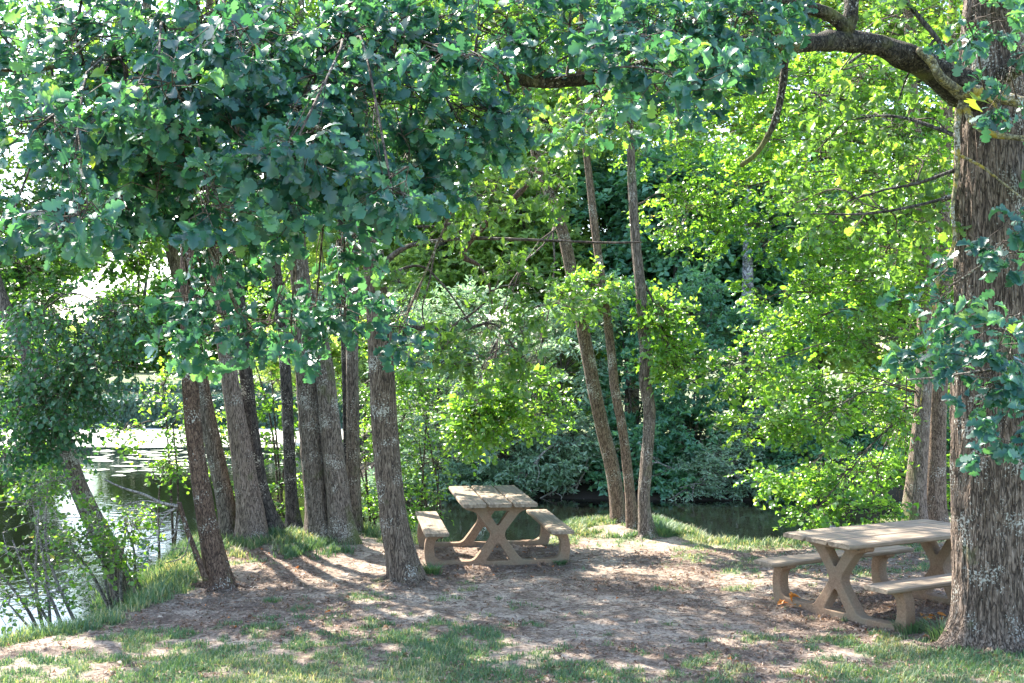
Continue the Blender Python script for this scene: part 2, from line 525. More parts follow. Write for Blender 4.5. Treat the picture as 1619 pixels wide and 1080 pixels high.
peb = ramp(nt, n3.outputs['Distance'], [(0.08, 0.6), (0.25, 0.0)])
pebm = N(nt, 'ShaderNodeMath', operation='MULTIPLY'); L.new(peb, pebm.inputs[0])
pn = ramp(nt, n2.outputs['Fac'], [(0.5, 0.0), (0.6, 1.0)]); L.new(pn, pebm.inputs[1])
dirt = mixc(nt, pebm.outputs[0], dirt, (0.12, 0.085, 0.07))
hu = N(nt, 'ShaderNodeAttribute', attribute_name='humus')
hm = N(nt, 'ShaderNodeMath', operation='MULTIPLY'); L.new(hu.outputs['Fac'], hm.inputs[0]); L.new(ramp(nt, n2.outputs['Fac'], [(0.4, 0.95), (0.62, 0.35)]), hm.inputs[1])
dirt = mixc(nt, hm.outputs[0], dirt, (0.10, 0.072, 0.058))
ga = N(nt, 'ShaderNodeAttribute', attribute_name='grass')
mu = N(nt, 'ShaderNodeAttribute', attribute_name='mud')
thatch = ramp(nt, n2.outputs['Fac'], [(0.35, (0.06, 0.085, 0.04)), (0.5, (0.12, 0.17, 0.075)), (0.7, (0.27, 0.25, 0.15))])
gf = N(nt, 'ShaderNodeMath', operation='ADD'); L.new(ga.outputs['Fac'], gf.inputs[0])
nn = N(nt, 'ShaderNodeMath', operation='MULTIPLY_ADD'); nn.inputs[1].default_value = 0.7; nn.inputs[2].default_value = -0.35
L.new(n2.outputs['Fac'], nn.inputs[0]); L.new(nn.outputs[0], gf.inputs[1])
gfr = ramp(nt, gf.outputs[0], [(0.35, 0.0), (0.7, 0.85)])
c = mixc(nt, gfr, dirt, thatch)
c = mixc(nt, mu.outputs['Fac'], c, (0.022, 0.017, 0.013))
p = N(nt, 'ShaderNodeBsdfPrincipled'); p.inputs['Roughness'].default_value = 0.95; p.inputs['Specular IOR Level'].default_value = 0.15
L.new(c, p.inputs['Base Color'])
b = N(nt, 'ShaderNodeBump'); b.inputs['Strength'].default_value = 0.9; b.inputs['Distance'].default_value = 0.025
L.new(n2.outputs['Fac'], b.inputs['Height']); L.new(b.outputs[0], p.inputs['Normal'])
L.new(p.outputs[0], out.inputs[0])
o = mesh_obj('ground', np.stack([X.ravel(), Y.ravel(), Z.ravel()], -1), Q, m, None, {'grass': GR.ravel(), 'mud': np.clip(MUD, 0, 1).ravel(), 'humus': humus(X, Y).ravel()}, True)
o['kind'] = 'structure'

# water sheet
m, nt, out = mat_new('pond_water')
L = nt.links
tc = N(nt, 'ShaderNodeTexCoord')
mp = N(nt, 'ShaderNodeMapping'); mp.inputs['Scale'].default_value = (1.0, 0.7, 1)
L.new(tc.outputs['Object'], mp.inputs[0])
w1 = N(nt, 'ShaderNodeTexNoise'); w1.inputs['Scale'].default_value = 5.0; w1.inputs['Detail'].default_value = 4
L.new(mp.outputs[0], w1.inputs['Vector'])
p = N(nt, 'ShaderNodeBsdfPrincipled')
p.inputs['Base Color'].default_value = (0.0045, 0.0055, 0.004, 1)
p.inputs['Roughness'].default_value = 0.03
p.inputs['IOR'].default_value = 1.33
p.inputs['Specular IOR Level'].default_value = 0.28
b = N(nt, 'ShaderNodeBump'); b.inputs['Strength'].default_value = 0.12; b.inputs['Distance'].default_value = 0.03
L.new(w1.outputs['Fac'], b.inputs['Height']); L.new(b.outputs[0], p.inputs['Normal'])
L.new(p.outputs[0], out.inputs[0])
WV = np.array([(-480, 3, WATER), (60, 3, WATER), (60, 80, WATER), (-480, 80, WATER)], float)
o = mesh_obj('pond_water', WV, np.array([[0, 1, 2, 3]]), m)
o['kind'] = 'structure'

# added pale sheet below the far wall: bright water reflection painted as colour
m, nt, out = mat_new('painted_glare')
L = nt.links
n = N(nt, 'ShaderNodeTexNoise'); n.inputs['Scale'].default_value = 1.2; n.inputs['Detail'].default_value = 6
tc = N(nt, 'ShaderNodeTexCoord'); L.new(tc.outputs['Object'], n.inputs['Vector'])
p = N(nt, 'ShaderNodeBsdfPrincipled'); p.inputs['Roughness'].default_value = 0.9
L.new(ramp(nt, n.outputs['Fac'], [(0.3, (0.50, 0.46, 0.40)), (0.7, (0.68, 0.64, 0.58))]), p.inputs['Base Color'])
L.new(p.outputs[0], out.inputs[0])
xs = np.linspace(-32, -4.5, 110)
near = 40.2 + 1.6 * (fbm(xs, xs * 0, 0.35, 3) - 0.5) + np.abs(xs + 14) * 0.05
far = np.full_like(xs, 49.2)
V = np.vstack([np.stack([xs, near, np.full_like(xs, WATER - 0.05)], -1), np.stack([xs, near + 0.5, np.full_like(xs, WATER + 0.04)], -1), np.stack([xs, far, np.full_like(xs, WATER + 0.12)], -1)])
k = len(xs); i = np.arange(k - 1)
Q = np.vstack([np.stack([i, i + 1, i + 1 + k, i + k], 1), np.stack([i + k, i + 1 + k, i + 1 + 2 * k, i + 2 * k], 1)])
o = mesh_obj('water_glare_sheet', V, Q, m)
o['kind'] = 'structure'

# ------------------------------------------------------------------ leaves
def half_leaf(outline, fold=0.18, bow=0.12):
    """outline: [(u,v)] of one side from base to tip, u along the midrib, v half width"""
    n = len(outline)
    V = []
    for u, v in outline:
        V.append((u, 0, -bow * (2 * u - 1) ** 2 + bow))
    for s in (1, -1):
        for u, v in outline:
            V.append((u, s * v, fold * v - bow * (2 * u - 1) ** 2 + bow))
    T = []
    for s in (0, 1):
        o_ = n * (1 + s)
        for i in range(n - 1):
            a, b_, c_, d = i, i + 1, o_ + i + 1, o_ + i
            tri = []
            if outline[i + 1][1] > 0: tri.append((a, b_, c_))
            if outline[i][1] > 0: tri.append((a, c_, d))
            for t in tri:
                T.append(t if s == 0 else t[::-1])
    return np.array(V, float), np.array(T, int)


L_OAK = half_leaf([(0, 0), (0.09, 0.025), (0.19, 0.12), (0.25, 0.13), (0.30, 0.07), (0.38, 0.20), (0.46, 0.24), (0.52, 0.20), (0.55, 0.12), (0.64, 0.27), (0.73, 0.28), (0.77, 0.17), (0.86, 0.22), (0.94, 0.17), (1.0, 0)], 0.30, 0.10)
L_RND = half_leaf([(0, 0), (0.2, 0.27), (0.5, 0.38), (0.8, 0.25), (1.0, 0)], 0.3, 0.10)
L_SML = half_leaf([(0, 0), (0.45, 0.30), (1.0, 0)], 0.4, 0.05)
L_WIL = half_leaf([(0, 0), (0.45, 0.16), (1.0, 0)], 0.3, 0.08)


def leaf_batch(tpl, base, axis, normal, size, curl, tint, g):
    TV, TT = tpl
    a = nrm(axis)
    b_ = nrm(np.cross(normal, a))
    n_ = np.cross(a, b_)
    s = size[:, None, None]
    V = base[:, None, :] + s * (TV[None, :, 0:1] * a[:, None] + TV[None, :, 1:2] * b_[:, None] + (TV[None, :, 2:3] * curl[:, None, None]) * n_[:, None])
    k = len(TV)
    T = (np.arange(len(base)) * k)[:, None, None] + TT[None]
    g.add(V.reshape(-1, 3), T=T.reshape(-1, 3), a=np.repeat(tint, k))


def foliage(clumps, cdir, tpl, lsize, leaf_g, twig_g, ntw=5, nl=7, tlen=0.28, spread=0.18, style='spray', droop=0.25, tintb=0.0, up=0.8, nb=(0, -0.25, 0.15)):
    """clumps (n,3) ends of branchlets; cdir outward dirs; each sprouts ntw twigs with nl leaves"""
    clumps = np.asarray(clumps, float)
    n = len(clumps)
    if n == 0: return
    c = np.repeat(clumps, ntw, 0)
    d = np.repeat(cdir, ntw, 0)
    m_ = len(c)
    td = nrm(nrm(d) * 0.55 + nrm(rng.normal(size=(m_, 3))) * np.array([1, 1, 0.55]) * 0.9 + np.array([0, 0, -droop]) * rng.random((m_, 1)))
    p0 = c + rng.normal(size=(m_, 3)) * spread * np.array([1, 1, 0.7]) * 0.35
    ln = tlen * (0.6 + 0.8 * rng.random(m_))
    p1 = p0 + td * ln[:, None] + np.array([0, 0, -1]) * (ln * droop * 0.4)[:, None]
    Vt, Qt = prisms(c, p0, 0.004, 0.0035); twig_g.add(Vt, Qt)
    Vt, Qt = prisms(p0, p1, 0.0035, 0.0015); twig_g.add(Vt, Qt)
    # leaves
    if style == 'rosette':
        t = np.clip(0.45 + 0.6 * np.sqrt(rng.random((m_, nl))), 0, 1)
    else:
        t = (np.arange(nl)[None, :] + 0.4 + 0.4 * rng.random((m_, nl))) / nl
    base = p0[:, None] * (1 - t[..., None]) + p1[:, None] * t[..., None]
    upv = np.array([0, 0, 1.0])
    pn = nrm(np.cross(td, np.cross(upv, td)) + 1e-4)          # plane normal of the spray
    side = nrm(np.cross(td, pn))
    if style == 'rosette':
        ph = rng.random((m_, nl)) * 2 * math.pi
        ax = td[:, None] * 0.7 + side[:, None] * np.cos(ph)[..., None] + pn[:, None] * (np.sin(ph) * 0.6)[..., None]
    else:
        sg = np.where(np.arange(nl) % 2 == 0, 1.0, -1.0)[None, :, None]
        ax = td[:, None] * 0.7 + side[:, None] * sg * 0.95
    ax = nrm(ax) + rng.normal(size=(m_, nl, 3)) * 0.28 + np.array([0, 0, -droop]) * 0.7
    nrml = pn[:, None] * up + np.array(nb) + rng.normal(size=(m_, nl, 3)) * 0.42
    k = m_ * nl
    size = lsize * (0.5 + 0.75 * rng.random(k))
    ctint = np.repeat(rng.random(n), ntw * nl)
    tint = np.clip(0.55 * ctint + 0.45 * rng.random(k) + tintb, 0, 0.955)
    odd = rng.random(k) < 0.001
    tint = np.where(odd, 1.0, tint)
    leaf_batch(tpl, base.reshape(-1, 3), ax.reshape(-1, 3), nrml.reshape(-1, 3), size, rng.normal(1.0, 1.7, k), tint, leaf_g)


def blob(px, py, rx, ry, D, rd=None):
    c = P(px, py, D)
    k = D / F
    return c, np.array([rx * k, (rd if rd is not None else (rx + ry) * 0.5 * k), ry * k])


class Crown:
    def __init__(s, tpl, lsize, **kw):
        s.tpl = tpl; s.ls = lsize; s.kw = kw
        s.leaf = Geo(); s.twig = Geo()

    def limb_to(s, anchors, c, r0=0.02, r1=0.007, sag=0.0):
        """curved branch from the best anchor (below / nearer) to point c"""
        A = np.asarray(anchors)
        v = c - A
        d = np.linalg.norm(v, axis=1) + np.where(A[:, 2] > c[2], (A[:, 2] - c[2]) * 0.6, 0)
        a = A[np.argmin(d)]
        ln = np.linalg.norm(c - a)
        mid = (a + c) / 2 + np.array([0, 0, 0.12 * ln + sag]) + rng.normal(size=3) * 0.06 * ln
        q1 = a * 0.65 + mid * 0.35 + rng.normal(size=3) * 0.03 * ln
        pts = catmull([a, q1, mid, c], 10)
        V, Q, T = tube(pts, np.linspace(r0, r1, 10), 5)
        s.twig.add(V, Q, T)
        return pts

    def fill(s, blobs, anchors, nclump=12, limb=0.018, ntw=5, nl=7, shell=0.35, **kw):
        k = dict(s.kw); k.update(kw)
        for bl in blobs:
            c, R = bl
            pts = s.limb_to(anchors, c, limb)
            u = nrm(rng.normal(size=(nclump, 3)))
            r = (shell + (1 - shell) * rng.random(nclump)) ** 0.6
            ends = c + u * R * r[:, None]
            # branchlets start along the limb's last third
            st = pts[rng.integers(6, 10, nclump)]
            md = (st + ends) / 2 + rng.normal(size=(nclump, 3)) * 0.05 * np.linalg.norm(ends - st, axis=1, keepdims=True) + np.array([0, 0, 0.02])
            V, Q = prisms(st, md, limb * 0.4, limb * 0.3); s.twig.add(V, Q)
            V, Q = prisms(md, ends, limb * 0.3, 0.004); s.twig.add(V, Q)
            foliage(ends, u * np.array([1, 1, 0.6]), s.tpl, s.ls, s.leaf, s.twig, ntw, nl, **k)

    def build(s, root, lm, tm, crown='crown'):
        s.leaf.build(crown, lm, root)
        s.twig.build('branch_work', tm, root)


# ------------------------------------------------------------------ trunks
def furrow(freq, amp, zf, seed, flare=0.0, fl_h=0.3, lobes=5, base_s=0.0):
    def f(th, s, R):
        out_ = np.ones_like(th)
        r0 = float(np.median(R))
        for i in range(th.shape[0]):
            for j in range(th.shape[1]):
                t_ = th[i, j]; z_ = s[i, j]
                v = Vector((math.cos(t_) * freq * r0, math.sin(t_) * freq * r0, z_ * zf + seed))
                a_ = mnoise.noise(v)
                b_ = mnoise.noise(v * 2.3)
                out_[i, j] += amp * (1 - abs(a_) * 3.0) + amp * 0.6 * b_
        out_ += 0.05 * np.sin(2 * th + s * 1.3 + seed) + 0.03 * np.sin(3 * th - s * 2.1 + seed)
        if flare:
            e = np.exp(-np.maximum(s - base_s, 0) / fl_h)
            out_ += flare * e * (0.75 + 0.45 * np.sin(lobes * th + seed) + 0.25 * np.sin((lobes - 2) * th + 2 * seed))
        return out_
    return f


def px_path(pts, D, n):
    """pts [(px,py,halfwidth_px[,D])] from base up -> world pts, radii"""
    A = []
    for q in pts:
        d = q[3] if len(q) > 3 else D
        w = P(q[0], q[1], d)
        A.append((*w, q[2] * d / F))
    A = catmull(np.array(A), n)
    return A[:, :3], A[:, 3]


def make_trunk(root, pts, D, mat, nseg=28, n=90, amp=0.05, freq=16, zf=1.2, flare=0.45, fl_h=0.22, name='trunk', seed=None, ground=True):
    seed = rng.random() * 50 if seed is None else seed
    p_, r_ = px_path(pts, D, n)
    if ground:
        z0 = float(gz(p_[0, 0], p_[0, 1]))
        p_[:, 2] += np.linspace(1, 0, n) ** 4 * (z0 - 0.06 - p_[0, 2])
    V, Q, T = tube(p_, r_, nseg, furrow(freq, amp, zf, seed, flare, fl_h))
    g = Geo(); g.add(V, Q, T)
    g.build(name, mat, root, smooth=True)
    return p_


def limb(root, pts, D, mat, n=40, nseg=10, name='limb', amp=0.10):
    p_, r_ = px_path(pts, D, n)
    V, Q, T = tube(p_, r_, nseg, furrow(14, amp, 6.0, rng.random() * 50))
    g = Geo(); g.add(V, Q, T); g.build(name, mat, root, smooth=True)
    return p_


def tree(name, base, D, label, cat='tree', group=None):
    b_ = P(base[0], base[1], D)
    z = float(gz(b_[0], b_[1]))
    return thing(name, (b_[0], b_[1], z), label, cat, group)


# ---- the big oak on the right, whose boughs cross the top of the view
oak = tree('oak_tree', (1567, 1020), 10.1, 'huge furrowed oak at the right edge whose mossy bough and lobed leaves cross the top', 'tree')
pO = make_trunk(oak, [(1562, 1035, 66), (1565, 985, 59), (1567, 900, 57), (1567, 750, 55), (1566, 600, 55), (1567, 450, 55), (1566, 300, 55), (1568, 150, 52), (1576, 0, 47), (1590, -200, 42), (1600, -500, 34), (1590, -900, 22)],
                10.1, B_OAK, 150, 420, 0.045, 26, 2.2, 0.34, 0.22)
pL = limb(oak, [(1560, 165, 34, 10.1), (1520, 138, 28, 9.9), (1470, 105, 22, 9.8), (1429, 88, 20, 9.7), (1380, 70, 17, 9.6), (1329, 64, 18, 9.5), (1290, 66, 14, 9.3), (1250, 72, 12, 9.1), (1190, 66, 11, 8.9), (1080, 88, 10, 8.6), (955, 120, 10, 8.3), (840, 128, 9, 8.0), (715, 92, 8, 7.8), (625, 85, 7, 7.6), (540, 77, 6, 7.5), (400, 60, 5, 7.4), (200, 90, 4, 7.3), (60, 110, 3, 7.4)], 9, B_LIMB, 170, 16, amp=0.14)
pL2 = limb(oak, [(1335, 62, 15, 9.5), (1345, 20, 12, 9.5), (1343, -40, 11, 9.5), (1330, -150, 8, 9.4)], 9.5, B_LIMB, 30, 12)
pL3 = limb(oak, [(1345, 50, 11, 9.48), (1304, 20, 10, 9.4), (1235, 5, 8, 9.2), (1130, -15, 6, 8.9), (900, -60, 5, 8.3), (600, -90, 4, 7.8)], 9.5, B_LIMB, 50, 10)
limb(oak, [(1241, 78, 6, 9.1), (1238, 130, 6, 9.1), (1225, 190, 5, 9.1), (1200, 237, 4, 9.1), (1172, 262, 4, 9.1)], 9.1, B_LIMB, 30, 8)
limb(oak, [(1518, 148, 9, 9.75), (1490, 125, 8, 9.6), (1470, 95, 7.5, 9.55), (1452, 78, 6, 9.55)], 9.6, B_YEL, 30, 10)
pY = limb(oak, [(1514, 150, 8, 9.75), (1545, 145, 10, 9.6), (1575, 152, 10, 9.5), (1625, 164, 9, 9.4), (1700, 175, 7, 9.3)], 9.6, B_YEL, 30, 10)
limb(oak, [(1522, 155, 5.5, 9.75), (1513, 200, 5, 9.7), (1514, 260, 4, 9.7), (1506, 330, 3.2, 9.7), (1508, 385, 3, 9.65), (1484, 440, 2.6, 9.6), (1472, 520, 2, 9.6), (1455, 640, 1.2, 9.6)], 9.7, B_YEL, 40, 8)
limb(oak, [(1524, 165, 6, 9.75), (1540, 195, 5, 9.55), (1570, 212, 5, 9.45), (1619, 219, 4, 9.4)], 9.6, B_YEL, 30, 8)
limb(oak, [(1560, 150, 4, 9.5), (1580, 175, 3, 9.4), (1595, 200, 2, 9.4)], 9.6, B_YEL, 16, 6)
pR = limb(oak, [(1555, 145, 12, 10.0), (1590, 115, 14, 9.8), (1640, 85, 12, 9.6), (1750, 20, 8, 9.2)], 9.8, B_LIMB, 30, 12)
limb(oak, [(1640, 585, 2.5, 8.6), (1595, 580, 2, 8.6), (1530, 590, 1.8, 8.6), (1480, 597, 1.5, 8.6), (1435, 600, 1, 8.6)], 8.6, B_DEAD, 30, 6)
limb(oak, [(1640, 560, 2.2, 8.5), (1600, 590, 1.8, 8.5), (1560, 598, 1.4, 8.5), (1525, 592, 1, 8.5)], 8.5, B_DEAD, 20, 6)
limb(oak, [(1505, 240, 2.5, 9.8), (1550, 262, 2.5, 9.5), (1580, 285, 2, 9.5), (1625, 320, 1.5, 9.4)], 9.6, B_YEL, 20, 6)
pT1 = limb(oak, [(1505, 95, 4, 9.9), (1480, 60, 4, 9.9), (1455, 30, 4, 9.9), (1430, 0, 3, 9.9), (1400, -40, 2.5, 9.9)], 9.9, B_DARK, 24, 7)

for q in ([(1512, 308, 3), (1450, 325, 2.6), (1370, 338, 2), (1285, 338, 1.2)], [(1512, 268, 3), (1450, 290, 2.4), (1400, 300, 1.8), (1340, 318, 1)],
          [(1512, 215, 4), (1450, 192, 3), (1400, 183, 2.2), (1340, 190, 1.2)], [(1345, 160, 2.4), (1300, 150, 2), (1250, 140, 1.2)],
          [(1400, 60, 3), (1330, 110, 2), (1310, 150, 1.2)], [(1480, 60, 2.4), (1440, 110, 1.8), (1420, 160, 1)]):
    limb(oak, [(x_, y_, w_, 9.75 + (1512 - x_) * .003) for x_, y_, w_ in q], 9.7, B_DARK, 24, 6)
cw2 = Crown(L_OAK, 0.11, style='rosette', droop=0.4, tlen=0.2, spread=0.2, up=0.5, nb=(0, -.5, .3))
sp = [(1440, 190, 45, 25, 10.4), (1380, 200, 45, 25, 10.5), (1300, 160, 45, 25, 10.2), (1420, 300, 45, 25, 10.4), (1340, 330, 50, 25, 10.6), (1460, 340, 35, 25, 10.3), (1380, 110, 40, 20, 10.2), (1290, 240, 40, 25, 10.6), (1400, 400, 40, 25, 10.6), (1260, 320, 40, 25, 10.8), (1450, 250, 40, 25, 10.3), (1430, 20, 40, 20, 10)]
cw2.fill([blob(*b_) for b_ in sp], np.vstack([P(x_, y_, 10) [None] for x_, y_ in ((1512, 308), (1400, 332), (1450, 290), (1512, 215), (1400, 183), (1330, 110), (1300, 150))]), 5, 0.007, 3, 6)
cw2.leaf.build('backlit_spray', G_OAK2, oak); cw2.twig.build('branch_work', B_TWIG, oak)
cw = Crown(L_OAK, 0.122, style='rosette', droop=0.35, tlen=0.17, spread=0.16, up=0.5, nb=(0, -0.9, 0.35))
fore = [(60, 60, 120, 80, 7.5), (200, 50, 110, 90, 7), (340, 60, 110, 90, 7), (480, 50, 110, 80, 7.2), (620, 45, 110, 60, 7.5), (760, 40, 110, 50, 7.8), (900, 40, 110, 55, 8), (1030, 55, 100, 65, 8), (1120, 60, 80, 60, 8.2), (1190, 20, 60, 40, 8.5),
        (190, 190, 110, 80, 7), (330, 180, 110, 90, 6.8), (470, 170, 110, 90, 7), (600, 165, 100, 75, 7.2), (720, 185, 80, 38, 7.4),
        (180, 290, 90, 65, 7.3), (300, 270, 100, 85, 7), (430, 260, 100, 85, 7.1), (550, 240, 90, 75, 7.3), (640, 290, 55, 35, 7.4)]
fore2 = [(15, 350, 40, 22, 6.5), (120, 335, 70, 25, 7.5), (330, 335, 55, 28, 7.5), (345, 390, 45, 18, 7.6), (430, 310, 50, 20, 7.6), (520, 290, 45, 30, 7.6), (230, 325, 50, 18, 7.5),
        (335, 475, 28, 15, 7.8), (380, 505, 40, 20, 7.6), (460, 515, 45, 22, 7.6), (315, 545, 30, 12, 8), (545, 500, 20, 25, 7.9), (630, 530, 12, 35, 8.2), (500, 480, 30, 18, 8), (550, 390, 20, 22, 8),
        (1040, 140, 80, 35, 8.3), (950, 170, 60, 30, 8.6)]
cw.fill([blob(*b_) for b_ in fore], np.vstack([pL[60:], pL3[25:]]), 15, 0.013, 4, 7)
near_ = [(250, 120, 50, 30, 6.0), (470, 220, 45, 30, 6.0), (620, 300, 30, 20, 6.2), (110, 340, 45, 20, 6.0), (990, 60, 45, 25, 6.8), (1080, 130, 40, 25, 6.9), (380, 60, 50, 30, 6.0), (740, 90, 45, 25, 6.5), (60, 200, 45, 30, 6.1), (330, 320, 40, 25, 6.2)]
cw.fill([blob(*b_) for b_ in near_], np.vstack([pL[60:], pL3[25:]]), 5, 0.009, 3, 7)
cw.fill([blob(*b_) for b_ in fore2], np.vstack([pL[60:], pL3[25:]]), 6, 0.009, 3, 6)
right = [(1530, 35, 60, 35, 8.5), (1605, 110, 30, 60, 8.4), (1570, 510, 55, 55, 8.3), (1605, 620, 35, 60, 8.2), (1500, 455, 30, 40, 8.7), (1595, 715, 28, 26, 8.2), (1540, 590, 45, 30, 8.4), (1605, 340, 22, 80, 8.5), (1480, 560, 20, 30, 9.0)]
cw.fill([blob(*b_) for b_ in right], np.vstack([pR, pY, P(1640, 400, 8.4)[None], P(1640, 600, 8.4)[None]]), 6, 0.009, 3, 7)
over = [(-120, -60, 200, 130, 7.5), (100, -120, 200, 110, 7.2), (400, -120, 200, 110, 7.3), (700, -120, 200, 110, 7.8), (1000, -120, 200, 110, 8.3), (1300, -180, 200, 100, 8.8), (1650, -60, 120, 120, 9.2), (-150, 200, 120, 150, 7.6), (1500, -350, 220, 120, 9.6), (1750, 200, 110, 200, 9), (1760, -250, 200, 180, 10), (1450, -700, 300, 200, 10.5), (1750, -700, 260, 250, 10.5)]
cw.fill([blob(*b_) for b_ in over], np.vstack([pL[60:], pL2, pL3, pR, pO[250:]]), 14, 0.013, 4, 7)
cw.build(oak, G_OAK, B_TWIG)

# darker, backlit lower sprays of lobed leaves on a second oak, the front trunk left of the centre table
t9 = tree('oak_tree', (640, 918), 12.95, 'speckled straight oak trunk standing just left of the centre picnic table', 'tree')
p9 = make_trunk(t9, [(641, 925, 27), (633, 880, 24), (622, 820, 22), (612, 720, 20), (605, 620, 19), (598, 500, 18), (588, 380, 15), (580, 300, 13), (570, 180, 12), (555, 0, 10), (540, -250, 8), (545, -450, 4)], 12.95, B_BROWN, 60, 220, 0.05, 22, 2.0, 0.35, 0.2)
pb1 = limb(t9, [(603, 428, 5), (620, 405, 4.5), (650, 388, 3.5), (700, 380, 3), (740, 377, 3), (800, 378, 2.6), (880, 381, 2.2), (960, 384, 1.8), (1015, 383, 1.3)], 12.6, B_TWIG, 60, 7)
pb2 = limb(t9, [(835, 290, 4, 12.3), (808, 318, 5, 12.4), (775, 348, 5, 12.5), (745, 378, 5, 12.6), (732, 404, 5, 12.6), (757, 420, 3, 12.6), (772, 445, 2.4, 12.6), (778, 480, 1.5, 12.6)], 12.5, B_RED, 40, 8)
pb3 = limb(t9, [(610, 520, 6), (640, 518, 5), (690, 521, 4), (730, 522, 3), (782, 513, 2), (820, 560, 1.2)], 12.6, B_TWIG, 40, 7)
limb(t9, [(738, 378, 3), (715, 355, 2.5), (690, 358, 2), (640, 358, 1.5), (600, 352, 1.5)], 12.6, B_TWIG, 24, 6)
limb(t9, [(700, 523, 2.5), (740, 500, 2), (775, 470, 1.3), (790, 440, 0.9)], 12.6, B_TWIG, 20, 6)
limb(t9, [(605, 440, 3), (660, 420, 2), (700, 450, 1.5), (750, 520, 1.0)], 12.7, B_TWIG, 20, 6)
limb(t9, [(690, 382, 1.6), (680, 440, 1.4), (668, 500, 1.2), (700, 560, 0.8)], 12.6, B_TWIG, 20, 6)
c9 = Crown(L_OAK, 0.11, style='rosette', droop=0.3, tlen=0.2, spread=0.2, up=0.6, nb=(0, -0.6, 0.3))
mid9 = [(700, 330, 60, 40, 12), (770, 300, 60, 40, 11.5), (840, 210, 70, 45, 10.8), (920, 190, 60, 40, 10.6), (860, 290, 45, 30, 11.2), (690, 560, 50, 25, 12), (770, 565, 55, 30, 12), (840, 545, 45, 30, 12), (820, 450, 55, 40, 12.2), (880, 480, 50, 30, 12.4), (740, 500, 40, 20, 12.4), (650, 470, 40, 40, 12.6), (640, 220, 60, 60, 11.5), (760, 230, 60, 35, 11)]
c9.fill([blob(*b_) for b_ in mid9], np.vstack([pb1, pb2, pb3, p9[130:190]]), 7, 0.010, 4, 6)
hi9 = [(520, 60, 200, 150, 12.6, .9), (700, -80, 220, 120, 12.6, 1.2), (450, -200, 220, 150, 13, 1.2), (650, -330, 260, 150, 13, 1.2), (500, -420, 200, 120, 13.4, 1.0)]
c9.fill([blob(*b_) for b_ in hi9], p9[150:], 12, 0.016, 5, 7, tlen=0.28)
c9.build(t9, G_OAK2, B_TWIG)


# ---- the clump of trunks on the bank, left of centre
def bank_tree(name, pts, D, mat, label, crown, lm, tpl, lsize, nseg=40, n=150, group='trees along the near bank', flare=0.35, fl_h=0.2, nclump=26, ntw=5, nl=7, amp=0.05, ws=1.0, **kw):
    pts = [(q[0], q[1], q[2] * ws) for q in pts]
    root = tree(name, (pts[0][0], pts[0][1]), D, label, 'tree', group)
    pp = make_trunk(root, pts, D, mat, nseg, n, amp, 24, 2.0, flare, fl_h)
    c_ = Crown(tpl, lsize, droop=0.2, tlen=0.32, spread=0.25, **kw)
    lo = [q for q in crown if q[1] > 0]; hi = [q for q in crown if q[1] <= 0]
    c_.fill([blob(*b_) for b_ in lo], pp[int(n * .45):], nclump, 0.016, ntw, nl)
    c_.fill([blob(*b_) for b_ in hi], pp[int(n * .45):], int(nclump * .48), 0.016, ntw, nl)
    c_.build(root, lm, B_TWIG)
    return root, pp


bank_tree('bank_tree', [(347, 925, 27), (340, 880, 22), (325, 800, 18), (312, 720, 16), (303, 640, 14.5), (299, 560, 14), (297, 480, 14), (296, 390, 11), (300, 200, 9), (310, 0, 7), (300, -200, 4)], 12.8, B_RED,
          'reddish leaning trunk closest to the water edge, with a dead branch at its foot',
          [(300, 160, 90, 70, 12.8, .7), (200, 60, 110, 80, 12.8, .8), (380, 20, 110, 80, 12.6, .8), (280, -120, 170, 110, 12.8, 1.0), (200, -260, 160, 100, 13, 1)], G_MID, L_RND, 0.085, ws=0.87)
bank_tree('bank_tree', [(366, 842, 21), (358, 790, 18), (345, 730, 17), (328, 650, 15), (312, 560, 14), (288, 460, 14), (266, 370, 12), (250, 250, 11), (235, 60, 9), (225, -200, 5)], 15.6, B_GREY,
          'grey leaning trunk just behind the reddish one, forking away to the left',
          [(150, 260, 120, 90, 15.5, .9), (110, 120, 140, 100, 15.5, .9), (230, -20, 140, 100, 15.6, 1), (120, -130, 160, 110, 15.8, 1.1), (260, -260, 180, 120, 15.8, 1.2), (180, 400, 60, 35, 15.3, .5)], G_MID, L_RND, 0.085, ws=0.76)
bank_tree('bank_tree', [(402, 852, 33), (396, 800, 27), (386, 740, 23), (372, 650, 20), (358, 560, 17), (347, 480, 15), (338, 400, 13), (328, 260, 11), (330, 50, 9), (340, -220, 5)], 15.4, B_PINK,
          'pale pinkish furrowed trunk, thick and leaning left, third from the water',
          [(340, 300, 110, 70, 15.2, .8), (330, 120, 130, 100, 15.4, 1), (420, -60, 160, 110, 15.4, 1.1), (330, -260, 180, 130, 15.4, 1.3), (440, 250, 80, 60, 15.4, .7)], G_LIME, L_RND, 0.085, ws=0.74, amp=0.04)
bank_tree('bank_tree', [(437, 850, 22), (420, 800, 17), (406, 740, 15), (394, 640, 13.5), (384, 540, 12.5), (376, 450, 12), (372, 380, 11), (370, 200, 9), (385, 0, 7), (380, -250, 4)], 15.75, B_DARK,
          'dark mossy trunk pressed against the right side of the pale pinkish one',
          [(400, 90, 110, 90, 15.8, .9), (360, -80, 140, 100, 15.8, 1), (470, -250, 160, 120, 15.8, 1.1)], G_MID, L_RND, 0.085, ws=0.76)
